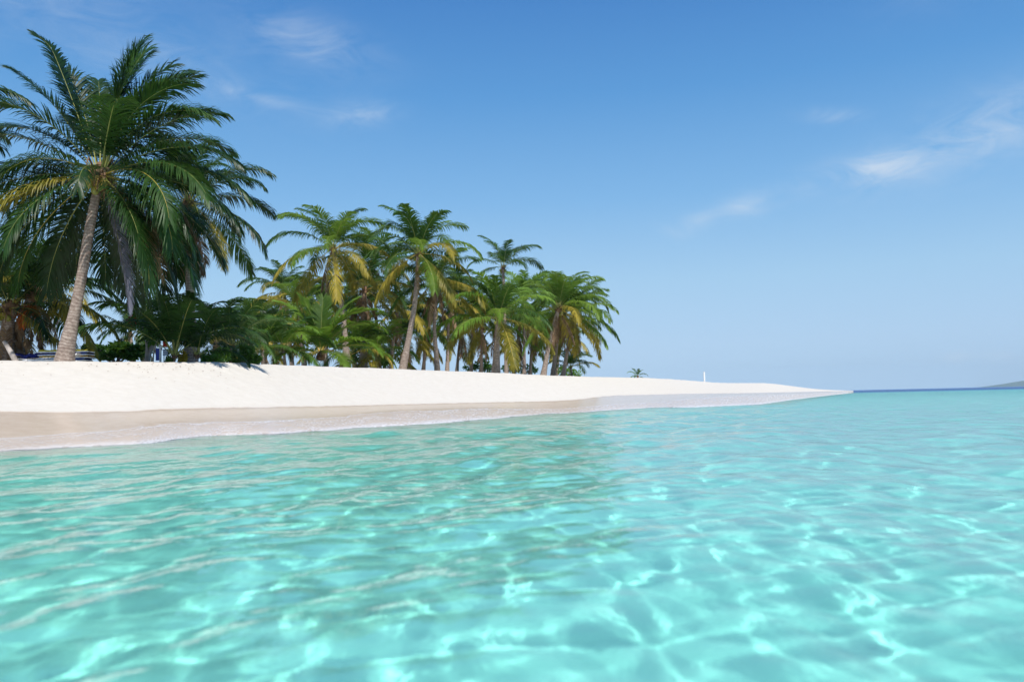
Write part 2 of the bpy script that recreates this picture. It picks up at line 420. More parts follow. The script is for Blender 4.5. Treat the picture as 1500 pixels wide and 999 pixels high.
vv = np.linspace(0, 1.28, FG.shape[0])
uu = np.concatenate([[0], np.cumsum(np.linalg.norm(np.diff(G[iW, c0:c1], axis=0), axis=1))])
me = mesh_np('sea_foam', FG, grid_quads(*FG.shape[:2])[:, ::-1], mats=[foam_m])
a = me.attributes.new('across', 'FLOAT', 'POINT'); a.data.foreach_set('value', np.repeat(vv, c1 - c0).astype(np.float32))
a = me.attributes.new('along', 'FLOAT', 'POINT'); a.data.foreach_set('value', np.tile(uu, len(vv)).astype(np.float32))
tag(link('sea_foam', me), 'thin white foam running up the wet sand at the waterline', 'foam', kind='stuff')

# ---- hills across the water, far to the right
def hill(name, px0, px1, d, prof, m):
    n = 80; xs = np.linspace(px0, px1, n); V = []
    for x in xs:
        t = (x - px0) / (px1 - px0); hgt = np.interp(t, [p[0] for p in prof], [p[1] for p in prof]) * (1 + .10 * math.sin(t * 31) + .06 * math.sin(t * 77))
        g = at(x, 575, d)
        for (dd, k) in ((-1500, 0), (-700, .45), (0, 1.0), (900, .6), (2200, 0)):
            V.append((g.x * (1 + dd / d), d + dd, max(-5, hgt * k - 3)))
    return mesh_np(name, V, grid_quads(n, 5), mats=[m])
hm = stalk = None
hill_m, nt, out = new_mat('hill_woods')
p = N(nt, 'ShaderNodeBsdfPrincipled', Roughness=.9); tc = N(nt, 'ShaderNodeTexCoord'); nz_ = N(nt, 'ShaderNodeTexNoise', Scale=.004, Detail=6.0); nt.links.new(tc.outputs['Object'], nz_.inputs['Vector'])
r_ = ramp(nt, nz_.outputs[0], [(.3, (.035, .07, .04)), (.7, (.08, .13, .06))]); nt.links.new(r_.outputs[0], p.inputs['Base Color']); nt.links.new(p.outputs[0], out.inputs[0])
tag(link('hills', hill('hills', 1425, 2150, 15000, [(0, 0), (.03, 18), (.09, 90), (.16, 160), (.3, 280), (.5, 300), (.75, 380), (1, 0)], hill_m)), 'low wooded hills fading into the haze beyond the sea', 'hills', kind='structure')
# ------------------------------------------------------------------ palms
def leaf_material(name, c_dark, c_light, trans, rough=.5, tr_col=None):
    m, nt, out = new_mat(name)
    L = nt.links
    oi = N(nt, 'ShaderNodeObjectInfo')
    tc = N(nt, 'ShaderNodeTexCoord')
    nz = N(nt, 'ShaderNodeTexNoise', Scale=2.5, Detail=3.0); L.new(tc.outputs['Object'], nz.inputs['Vector'])
    ad = N(nt, 'ShaderNodeMath', operation='MULTIPLY_ADD'); L.new(oi.outputs['Random'], ad.inputs[0]); ad.inputs[1].default_value = .55
    sb = N(nt, 'ShaderNodeMath', operation='MULTIPLY_ADD'); L.new(nz.outputs[0], sb.inputs[0]); sb.inputs[1].default_value = 1.1; sb.inputs[2].default_value = -.35
    L.new(sb.outputs[0], ad.inputs[2])
    r = ramp(nt, ad.outputs[0], [(.1, c_dark), (.9, c_light)])
    p = N(nt, 'ShaderNodeBsdfPrincipled', Roughness=rough); L.new(r.outputs[0], p.inputs['Base Color'])
    p.inputs['Specular IOR Level'].default_value = .32
    t = N(nt, 'ShaderNodeBsdfTranslucent')
    t.inputs['Color'].default_value = (*(tr_col or [min(1, c * 1.6) for c in c_light]), 1)
    mx = N(nt, 'ShaderNodeMixShader'); mx.inputs[0].default_value = trans
    L.new(p.outputs[0], mx.inputs[1]); L.new(t.outputs[0], mx.inputs[2]); L.new(mx.outputs[0], out.inputs[0])
    return m
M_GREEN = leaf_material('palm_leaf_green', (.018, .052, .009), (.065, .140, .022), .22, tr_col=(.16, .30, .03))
M_SHADE = leaf_material('palm_leaf_deep_green', (.010, .034, .007), (.042, .100, .016), .18, .5, tr_col=(.10, .22, .03))  # shaded copy of the green: shade is put into the leaf colour
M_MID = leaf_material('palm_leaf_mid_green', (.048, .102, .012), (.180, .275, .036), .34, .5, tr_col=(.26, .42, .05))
M_DARK = leaf_material('palm_leaf_dark_green', (.007, .024, .006), (.026, .068, .012), .14, .42, tr_col=(.06, .15, .02))  # darkest copy of the green, with dense crown shade painted into it
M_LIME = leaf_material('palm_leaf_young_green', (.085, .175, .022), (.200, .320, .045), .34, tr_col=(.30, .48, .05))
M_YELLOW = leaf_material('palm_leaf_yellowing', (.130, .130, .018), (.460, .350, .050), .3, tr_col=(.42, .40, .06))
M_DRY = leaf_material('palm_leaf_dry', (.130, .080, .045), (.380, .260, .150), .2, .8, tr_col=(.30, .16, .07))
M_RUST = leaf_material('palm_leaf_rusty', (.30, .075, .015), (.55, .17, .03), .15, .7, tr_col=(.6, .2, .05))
M_GREY = leaf_material('palm_leaf_bleached', (.14, .14, .20), (.30, .30, .38), .2, .6, tr_col=(.4, .4, .5))  # bluish backlight on one hanging frond, painted as leaf colour

def stalk_mat(name, c0, c1, rough=.5):
    m, nt, out = new_mat(name)
    tc = N(nt, 'ShaderNodeTexCoord')
    nz = N(nt, 'ShaderNodeTexNoise', Scale=6.0, Detail=4.0); nt.links.new(tc.outputs['Object'], nz.inputs['Vector'])
    r = ramp(nt, nz.outputs[0], [(.3, c0), (.7, c1)])
    p = N(nt, 'ShaderNodeBsdfPrincipled', Roughness=rough); nt.links.new(r.outputs[0], p.inputs['Base Color']); nt.links.new(p.outputs[0], out.inputs[0])
    return m
M_RACHIS = stalk_mat('palm_rachis', (.20, .22, .05), (.38, .36, .09))
M_RACHIS_Y = stalk_mat('palm_rachis_yellow', (.42, .30, .05), (.62, .44, .08))
M_RACHIS_D = stalk_mat('palm_rachis_dry', (.20, .12, .07), (.36, .24, .15), .8)
M_FIBRE = stalk_mat('palm_fibre', (.10, .05, .028), (.30, .18, .10), .9)
M_NUT = stalk_mat('coconut_husk', (.16, .20, .03), (.36, .30, .06), .45)
M_SHOOT = stalk_mat('palm_flower_stalk', (.45, .28, .05), (.62, .45, .12), .6)

def bark_material():
    m, nt, out = new_mat('palm_bark')
    L = nt.links
    tc = N(nt, 'ShaderNodeTexCoord')
    uv = N(nt, 'ShaderNodeAttribute', attribute_name='along')
    wv = N(nt, 'ShaderNodeMath', operation='MULTIPLY'); L.new(uv.outputs['Fac'], wv.inputs[0]); wv.inputs[1].default_value = 52.0
    nz0 = N(nt, 'ShaderNodeTexNoise', Scale=3.0, Detail=3.0); L.new(tc.outputs['Object'], nz0.inputs['Vector'])
    wv2 = N(nt, 'ShaderNodeMath', operation='MULTIPLY_ADD'); L.new(nz0.outputs[0], wv2.inputs[0]); wv2.inputs[1].default_value = 14.0; L.new(wv.outputs[0], wv2.inputs[2])
    sn = N(nt, 'ShaderNodeMath', operation='SINE'); L.new(wv2.outputs[0], sn.inputs[0])
    nz = N(nt, 'ShaderNodeTexNoise', Scale=7.0, Detail=8.0, Roughness=.7); L.new(tc.outputs['Object'], nz.inputs['Vector'])
    r1 = ramp(nt, nz.outputs[0], [(.25, (.16, .11, .088)), (.5, (.335, .265, .22)), (.75, (.54, .46, .395))])
    r2 = ramp(nt, sn.outputs[0], [(.0, (.45, .38, .34)), (.35, (.8, .78, .76)), (.8, (1, 1, 1))])
    mu = N(nt, 'ShaderNodeMixRGB', blend_type='MULTIPLY'); mu.inputs[0].default_value = .5
    L.new(r1.outputs[0], mu.inputs[1]); L.new(r2.outputs[0], mu.inputs[2])
    p = N(nt, 'ShaderNodeBsdfPrincipled', Roughness=.85); L.new(mu.outputs[0], p.inputs['Base Color'])
    b = N(nt, 'ShaderNodeBump', Strength=.6, Distance=.03); L.new(nz.outputs[0], b.inputs['Height']); L.new(b.outputs[0], p.inputs['Normal'])
    L.new(p.outputs[0], out.inputs[0])
    return m
M_BARK = bark_material()

def nrm(v):
    return v / max(1e-9, np.linalg.norm(v))

def frond_mesh(name, L=4.6, e0=60, bend=70, power=1.5, side=0.0, pairs=62, leaf=.62, droop=1.0, vee=25, width=.05,
               twist=0, ragged=.06, leafm=None, stalkm=None, seed=0, start=.17, fold=0, kink=None, tube=True):
    """one pinnate frond: heading +X, base at the origin; e0 and bend in degrees"""
    rd = np.random.default_rng(seed)
    n = 26
    s = np.linspace(0, 1, n)
    el = np.radians(e0 - bend * s ** power)
    if kink: el = el - np.radians(kink[1]) / (1 + np.exp(-(s - kink[0]) * 60))
    az = np.radians(side * s ** 1.4)
    T = np.stack([np.cos(el) * np.cos(az), np.cos(el) * np.sin(az), np.sin(el)], -1)
    P = np.zeros((n, 3)); P[1:] = np.cumsum((T[:-1] + T[1:]) * .5 * (L / (n - 1)), 0)
    verts, quads, mi = [], [], []
    # the stalk
    hd = np.array([math.cos(az.mean()), math.sin(az.mean()), 0.])
    B0 = np.array([-hd[1], hd[0], 0.])
    tw = np.radians(twist) * s
    Bv = np.zeros((n, 3)); Nv = np.zeros((n, 3))
    for i in range(n):
        b = nrm(B0 - T[i] * (B0 @ T[i])); nn = np.cross(T[i], b)
        Bv[i] = b * math.cos(tw[i]) + nn * math.sin(tw[i]); Nv[i] = np.cross(T[i], Bv[i])
    rr = np.interp(s, [0, .06, .2, .6, 1], [.075, .045, .027, .015, .004]) * (L / 4.6) * (1 if L > 3 else 1.1)
    m = 4
    ring = [(1, 0), (0, .55), (-1, 0), (0, -.6)]
    for i in range(n):
        for (cx, cz) in ring: verts.append(P[i] + Bv[i] * rr[i] * cx * (1.5 if i < 2 else 1) + Nv[i] * rr[i] * cz)
    for i in range(n - 1):
        for k in range(m): quads.append((i * m + k, i * m + (k + 1) % m, (i + 1) * m + (k + 1) % m, (i + 1) * m + k)); mi.append(1)
    # the leaflets
    down = np.array([0, 0, -1.])
    segs = 4
    for j in range(pairs):
        for sg in (-1, 1):
            u = start + (1 - start) * max(0.0, (j + rd.uniform(-.3, .3)) / (pairs - 1)) ** .92
            u = min(max(u, start), .998)
            if rd.random() < ragged: continue
            x = u * (n - 1); i = int(min(n - 2, x)); f = x - i
            p = P[i] * (1 - f) + P[i + 1] * f; t = nrm(T[i] * (1 - f) + T[i + 1] * f); b = Bv[i]; nn = Nv[i]
            q = (u - start) / (1 - start)
            ll = leaf * (np.interp(q, [0, .06, .25, .55, .85, 1], [.42, .75, 1.0, 1.0, .80, .50])) * rd.uniform(.88, 1.08)
            a = math.radians(np.interp(q, [0, .3, .8, 1], [74, 55, 38, 18]) + rd.uniform(-7, 7))
            v = math.radians(vee + rd.uniform(-10, 10)) - math.radians(fold)
            d = t * math.cos(a) + (b * sg * math.cos(v) + nn * math.sin(v)) * math.sin(a)
            w0 = width * (L / 4.6) * rd.uniform(.85, 1.15)
            if L < 3: w0 = width * .8
            dr = droop * rd.uniform(.75, 1.3) * (1 + .35 * math.sin(u * 17 + sg + seed))
            c = p.copy(); base = len(verts)
            for k in range(segs + 1):
                kk = k / segs
                w = w0 * (.55, 1.0, .85, .55, .06)[k]
                wd = t - d * (t @ d)
                wd = nrm(wd) if np.linalg.norm(wd) > .05 else nn
                verts.append(c + wd * w * .5); verts.append(c - wd * w * .5)
                if k < segs:
                    c = c + d * (ll / segs)
                    d = nrm(d + down * dr * (.10 + .34 * kk) * (1.0 if d[2] > -.9 else .2))
            for k in range(segs):
                o = base + 2 * k
                quads.append((o, o + 1, o + 3, o + 2)); mi.append(0)
    return mesh_np(name, np.array(verts), quads, smooth=True, mats=[leafm or M_GREEN, stalkm or M_RACHIS], mat_idx=mi)

# a bank of frond shapes shared by the palms
AGES = ['spear', 'upright', 'rising', 'spreading', 'level', 'drooping', 'hanging', 'dead']
#            e0   bend  droop vee
AGE_PAR = {'spear': (85, 34, .8, 6), 'upright': (74, 72, 1.7, 12), 'rising': (60, 84, 2.2, 12), 'spreading': (42, 84, 2.3, 12), 'level': (22, 76, 2.7, 8),
           'drooping': (-2, 60, 2.8, 0), 'hanging': (-30, 44, 2.6, -12), 'dead': (-64, 20, 2.6, -40)}
_bank = {}
def frond_of(age, leafm, stalkm, far, var):
    key = (age, leafm.name, far, var)
    if key not in _bank:
        e0, bend, droop, vee = AGE_PAR[age]
        rd = random.Random(hash_(key))
        _bank[key] = frond_mesh('frond_' + age, e0=e0 + rd.uniform(-4, 4), bend=bend * rd.uniform(.85, 1.15), droop=droop, vee=vee,
                                pairs=58 if far else 84, width=.075 if far else .055, side=rd.uniform(-22, 22), twist=rd.uniform(-25, 25),
                                leaf=rd.uniform(1.02, 1.2) * (.8 if age == 'dead' else .5 if age == 'spear' else 1), leafm=leafm, stalkm=stalkm, seed=rd.randrange(10 ** 6),
                                ragged=.3 if age == 'dead' else .05, fold=0)
    return _bank[key]
def hash_(k):
    h = 17
    for ch in str(k): h = (h * 31 + ord(ch)) & 0x7fffffff
    return h

def trunk_mesh(pts, radii, name='trunk', sides=16, ring=.085, seed=0, bump=.05):
    """tube along a smooth curve with leaf-scar rings"""
    pts = np.array([tuple(p) for p in pts], float)
    k = np.linspace(0, 1, len(pts))
    dist = np.linalg.norm(np.diff(pts, axis=0), axis=1).sum()
    n = max(8, int(dist / (ring / 3)))
    n = min(n, 420)
    u = np.linspace(0, 1, n)
    C = np.stack([np.interp(u, k, pts[:, a]) for a in range(3)], -1)
    for _ in range(int(n * .5)): C[1:-1] = C[1:-1] * .5 + (C[:-2] + C[2:]) * .25
    ra = np.interp(u, np.linspace(0, 1, len(radii)), radii)
    T = np.gradient(C, axis=0); T /= np.linalg.norm(T, axis=1)[:, None]
    X = np.cross(T, [0, 1, 0.]); X /= np.linalg.norm(X, axis=1)[:, None]; Yv = np.cross(T, X)
    th = np.linspace(0, 2 * np.pi, sides, endpoint=False)
    al = np.concatenate([[0], np.cumsum(np.linalg.norm(np.diff(C, axis=0), axis=1))])
    rd = np.random.default_rng(seed)
    ph = (al / ring + rd.normal(0, .12, n)) % 1.0
    prof = 1 + bump * (np.where(ph < .75, ph / .75, (1 - ph) / .25) - .5) * np.interp(u, [0, .15, 1], [.4, 1, 1])
    lump = 1 + .03 * np.sin(th[None] * 2 + al[:, None] * 1.3) + .02 * np.sin(th[None] * 5 + al[:, None] * 4.1) + rd.normal(0, .008, (n, sides))
    rad_ = ra[:, None] * prof[:, None] * lump
    V = C[:, None] + X[:, None] * (np.cos(th)[None, :, None] * rad_[..., None]) + Yv[:, None] * (np.sin(th)[None, :, None] * rad_[..., None])
    top = len(V.reshape(-1, 3))
    me = mesh_np(name, V, grid_quads(n, sides, wrap=True), mats=[M_BARK])
    a = me.attributes.new('along', 'FLOAT', 'POINT'); a.data.foreach_set('value', np.repeat(al, sides).astype(np.float32))
    return me

def ball_mesh(name, r, m, sx=1, sy=1, sz=1.2, n=10, pt=0.0):
    th = np.linspace(0, np.pi, n); ph = np.linspace(0, 2 * np.pi, n + 4, endpoint=False)
    A, B = np.meshgrid(th, ph, indexing='ij')
    rr = r * (1 + pt * np.cos(3 * B) * np.sin(A))
    V = np.stack([rr * np.sin(A) * np.cos(B) * sx, rr * np.sin(A) * np.sin(B) * sy, -rr * np.cos(A) * sz], -1)
    return mesh_np(name, V, grid_quads(n, n + 4, wrap=True), mats=[m])

def fibre_mesh(seed=0, r=.26, h=.7):
    """the matted fibre and cut leaf bases round the top of the trunk"""
    rd = np.random.default_rng(seed)
    n, s = 9, 14
    u = np.linspace(0, 1, n); th = np.linspace(0, 2 * np.pi, s, endpoint=False)
    ra = np.interp(u, [0, .3, .7, 1], [.6, 1, .9, .25]) * r
    rad_ = ra[:, None] * (1 + rd.normal(0, .10, (n, s)))
    V = np.stack([np.cos(th)[None] * rad_, np.sin(th)[None] * rad_, np.repeat((u * h - h * .55)[:, None], s, 1)], -1)
    verts = list(V.reshape(-1, 3)); quads = list(map(tuple, grid_quads(n, s, wrap=True)))
    for k in range(26):       # ragged strips
        a = rd.uniform(0, 6.283); z = rd.uniform(-.35, .25) * h; w = rd.uniform(.02, .05)
        d = np.array([math.cos(a), math.sin(a), 0]); t = np.array([-d[1], d[0], 0])
        p0 = d * r * .8 + np.array([0, 0, z]); p1 = d * r * 1.35 + np.array([0, 0, z + rd.uniform(.05, .25)]); p2 = d * r * rd.uniform(1.5, 1.8) + np.array([0, 0, z - rd.uniform(0, .45)])
        b = len(verts)
        for p, ww in ((p0, w), (p1, w), (p2, w * .3)): verts += [p + t * ww, p - t * ww]
        quads += [(b, b + 1, b + 3, b + 2), (b + 2, b + 3, b + 5, b + 4)]
    return mesh_np('fibre_sheath', np.array(verts), quads, mats=[M_FIBRE])
_fib = [fibre_mesh(i) for i in range(3)]
_nut = ball_mesh('coconut', .13, M_NUT, pt=.05)

def palm_root(name, label, base, group, cat='palm tree'):
    r = bpy.data.objects.new(name, None); COL.objects.link(r); r.location = base
    r.empty_display_size = .3
    tag(r, label, cat, group)
    return r
GROUP = 'coconut palms growing behind the beach crest'

def palm(label, base, crown, r0=.30, r1=.15, flen=4.5, n=22, seed=0, far=True, green=None, green2=None, mids=(), lo=1.0, yellow=.3, dead=3,
         nuts=3, tilt=6, name='coconut_palm', wind=(0, 0), top=1.0, group=GROUP, flare=1.5):
    rd = random.Random(seed)
    green = green or M_GREEN; green2 = green2 or green
    root = palm_root(name, label, base, group)
    base = Vector(base); crown = Vector(crown)
    pts = [Vector((0, 0, -.25))] + [Vector(m) - base for m in mids] + [crown - base]
    if (crown - base).length > .7:
        if not mids: pts.insert(1, (crown - base) * .5 + Vector((0, 0, .06 * (crown - base).length)))
        link('trunk', trunk_mesh(pts, [r0 * flare, r0 * 1.05, r0 * .9, (r0 + r1) / 2 * .95, r1 * 1.05, r1], seed=seed), root)
    C = crown - base
    fb = link('fibre_sheath', _fib[seed % 3], root, C); k = r1 / .16 * .85; fb.scale = (k, k, k); fb.rotation_euler.z = rd.uniform(0, 6)
    for i in range(n):
        q = (i + .5) / n                    # 0 youngest .. 1 oldest
        q2 = q * lo
        age = AGES[min(6, max(1, int(q2 * 7)))]
        az = i * 2.39996 + rd.uniform(-.3, .3)
        if i == 0: flen_k = .85
        else: flen_k = 1.0
        lm = green if rd.random() < .6 else green2; st = M_RACHIS
        if q > 1 - yellow and rd.random() < .75: lm, st = M_YELLOW, M_RACHIS_Y
        ln = flen * 1.12 / 4.6 * rd.uniform(.88, 1.08) * (1.0 if q > .3 else .86) * flen_k
        add_frond(root, age, lm, st, far, rd.randrange(3), C, az, ln, rd, tilt)
    for i in range(dead):
        add_frond(root, 'dead', M_DRY, M_RACHIS_D, far, rd.randrange(3), C + Vector((0, 0, -.2)), rd.uniform(0, 6.283), flen / 4.6 * rd.uniform(.6, .85), rd, tilt * 2)
    for i in range(nuts):
        a = rd.uniform(0, 6.283); o = link('coconut', _nut, root, C + Vector((math.cos(a) * .28, math.sin(a) * .28, -.22 - rd.uniform(0, .25)))); o.rotation_euler = (rd.uniform(-.5, .5), rd.uniform(-.5, .5), a)
    return root

def add_frond(root, age, lm, st, far, var, C, az, ln, rd, tilt=6):
    o = link('frond', frond_of(age, lm, st, far, var), root, C + Vector((math.cos(az) * .08, math.sin(az) * .08, 0)))
    o.rotation_euler = (R(rd.uniform(-tilt, tilt)), R(rd.uniform(-tilt, tilt)), az)
    o.scale = (ln, ln, ln)
    return o

# ---- the big leaning palm on the left, its fronds set one by one
D1 = 28.5
b1 = at(94, 529, D1); b1.z = at(94, 528, 27.3).z - .05
hero = palm_root('coconut_palm', 'tallest coconut palm, far left, its pale ringed trunk leaning right from the crest', b1, GROUP)
px_pts = [(94, 534), (96, 516), (102, 490), (110, 455), (117, 420), (124, 380), (132, 330), (139, 296), (145, 262)]
pts = [at(x, y, D1) - b1 for x, y in px_pts]
mpp = D1 / FPX
link('trunk', trunk_mesh(pts, [14.5 * mpp, 12 * mpp, 10 * mpp, 8.2 * mpp, 7.6 * mpp, 7.3 * mpp, 6.9 * mpp, 6.4 * mpp, 6 * mpp, 5 * mpp], seed=5, sides=28, bump=.045, ring=.11), hero)
C1 = at(147, 258, D1) - b1
fb = link('fibre_sheath', _fib[0], hero, C1); fb.scale = (1.3, 1.3, 1.6)
hero_fronds = [
    # heading (0 right, 90 away, 180 left, 270 to the viewer), e0, bend, length, droop, material, stalk, extra
    (182, 72, 6, 5.9, .5, 'D', 'G', dict(leaf=.75, vee=5, kink=(.88, 26), start=.36, side=0)),
    (160, 76, 20, 4.6, .5, 'D', 'G', {}),
    (200, 66, 30, 4.4, .6, 'D', 'G', {}),
    (20, 84, 14, 4.9, .35, 'G', 'L', dict(vee=5)),
    (350, 84, 30, 4.9, .6, 'G', 'L', dict(vee=8, twist=70)),
    (60, 78, 40, 5.0, .5, 'D', 'G', {}),
    (15, 74, 52, 5.2, .6, 'D', 'G', {}),
    (340, 68, 66, 5.0, .8, 'G', 'L', dict(side=15)),
    (350, 62, 86, 5.0, 1.0, 'G', 'L', {}),
    (310, 62, 96, 4.6, 1.0, 'G', 'L', {}),
    (5, 52, 56, 5.0, .9, 'D', 'G', {}),
    (35, 50, 70, 5.2, 1.0, 'D', 'G', {}),
    (355, 30, 62, 5.2, 1.2, 'D', 'G', {}),
    (20, 22, 68, 5.4, 1.5, 'D', 'G', {}),
    (345, 16, 76, 5.2, 1.6, 'G', 'L', {}),
    (330, 6, 84, 4.8, 1.7, 'G', 'Y', {}),
    (338, -12, 74, 4.8, 1.9, 'G', 'Y', {}),
    (350, -14, 66, 4.9, 1.8, 'D', 'G', {}),
    (20, -22, 60, 5.0, 1.8, 'D', 'G', {}),
    (60, -20, 62, 4.8, 1.7, 'D', 'G', {}),
    (330, -36, 52, 5.2, 1.9, 'G', 'Y', {}),
    (170, 48, 60, 5.2, .9, 'D', 'G', {}),
    (195, 36, 50, 5.0, 1.0, 'D', 'G', {}),
    (150, 30, 68, 5.0, 1.3, 'D', 'G', {}),
    (185, 18, 62, 5.2, 1.4, 'D', 'G', {}),
    (225, 24, 92, 3.6, 1.3, 'G', 'Y', dict(side=-25)),
    (165, 4, 66, 5.2, 1.6, 'D', 'G', {}),
    (200, -4, 66, 5.4, 1.7, 'G', 'Y', {}),
    (215, -14, 62, 5.2, 1.8, 'Y', 'Y', {}),
    (180, -24, 54, 5.2, 1.8, 'D', 'G', {}),
    (150, -30, 52, 5.0, 1.8, 'D', 'G', {}),
    (110, 10, 80, 5.0, 1.4, 'D', 'G', {}),
    (90, 40, 80, 5.0, 1.0, 'D', 'G', {}),
    (100, -30, 55, 4.8, 1.7, 'D', 'G', {}),
    (80, -50, 36, 5.0, 1.8, 'D', 'G', {}),
    (20, -56, 28, 5.0, 1.6, 'D', 'G', {}),
    (350, -72, 12, 5.0, 1.0, 'B', 'G', dict(vee=25, leaf=.8)),
    (50, -60, 22, 4.6, 2.0, 'D', 'G', {}),
    (10, 80, 42, 5.0, .7, 'D', 'G', dict(twist=50)),
    (45, 66, 60, 5.2, .7, 'D', 'G', {}),
    (135, 64, 60, 5.0, .7, 'D', 'G', {}),
    (215, 56, 70, 4.8, .9, 'D', 'G', {}),
    (178, 8, 50, 5.4, 1.4, 'D', 'G', {}),
    (10, 4, 60, 5.4, 1.5, 'D', 'G', {}),
    (40, -8, 60, 5.4, 1.5, 'D', 'G', {}),
    (5, -30, 50, 5.4, 1.5, 'D', 'G', {}),
    (30, -46, 34, 5.2, 1.5, 'D', 'G', {}),
    (195, -40, 44, 4.8, 1.5, 'G', 'Y', {}),
    (165, -46, 34, 4.8, 1.5, 'D', 'G', {}),
    (130, -12, 60, 5.2, 1.4, 'D', 'G', {}),
    (228, -24, 52, 4.4, 1.5, 'D', 'G', {}),
    (322, -30, 50, 4.4, 1.5, 'D', 'G', {}),
    (70, -34, 44, 5.0, 1.5, 'D', 'G', {}),
    (115, -22, 50, 5.0, 1.5, 'D', 'G', {}),
    (278, 12, 96, 2.6, 1.4, 'D', 'G', dict(leaf=.9)),
    (30, 86, 22, 5.5, .7, 'G', 'L', dict(twist=25)),
    (0, -40, 44, 4.2, 2.2, 'R', 'D', {}),
    (55, 83, 26, 5.3, .7, 'D', 'G', {}),
    (120, 80, 40, 5.0, .7, 'D', 'G', {}),
    (25, 76, 44, 5.3, .8, 'G', 'L', dict(twist=40)),
]
LM = {'D': M_DARK, 'G': M_SHADE, 'L': M_LIME, 'Y': M_YELLOW, 'R': M_DRY, 'B': M_GREY}
SM = {'G': M_RACHIS, 'L': M_RACHIS, 'Y': M_RACHIS_Y, 'D': M_RACHIS_D}
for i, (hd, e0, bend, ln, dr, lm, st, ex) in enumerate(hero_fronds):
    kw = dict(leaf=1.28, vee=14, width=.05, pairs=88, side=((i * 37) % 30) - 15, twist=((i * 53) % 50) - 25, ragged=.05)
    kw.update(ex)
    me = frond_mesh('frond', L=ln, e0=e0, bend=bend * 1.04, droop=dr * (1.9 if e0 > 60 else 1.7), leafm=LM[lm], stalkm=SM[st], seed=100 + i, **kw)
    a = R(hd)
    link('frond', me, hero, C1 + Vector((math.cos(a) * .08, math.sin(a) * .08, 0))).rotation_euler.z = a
for k, (dx, dz) in enumerate([(-.25, -.35), (.1, -.45), (.28, -.3), (-.05, -.6)]):
    o = link('coconut', _nut, hero, C1 + Vector((dx, -.25, dz))); o.scale = (1.1,) * 3
def strip_bunch(name, pts, m, n=26, L=.8, seed=0):
    """a flower stalk: a stem with many thin hanging strands"""
    rd = np.random.default_rng(seed); verts, quads = [], []
    for k in range(n):
        a = rd.uniform(0, 6.283); d = np.array([math.cos(a) * .5, math.sin(a) * .5, rd.uniform(-.2, .5)]); p = np.zeros(3); b = len(verts)
        t = np.array([-math.sin(a), math.cos(a), 0])
        for j in range(5):
            w = .018 * (1 - j / 5) + .004
            verts += [p + t * w, p - t * w]; p = p + nrm(d) * L * rd.uniform(.8, 1.1) / 4; d[2] -= .35
        for j in range(4): o = b + 2 * j; quads.append((o, o + 1, o + 3, o + 2))
    return mesh_np(name, np.array(verts), quads, mats=[m])
_stalk = strip_bunch('flower_stalk', None, M_SHOOT)
for dx, dy, dz in ((.05, -.3, -.25), (-.3, -.1, -.2)): link('flower_stalk', _stalk, hero, C1 + Vector((dx, dy, dz)))

def on_crest(px, d, py=None):
    """ground point behind the crest at that column; py forces the image row of the base"""
    p = at(px, py if py is not None else float(f_crest(px)) + 1.5, d)
    return p

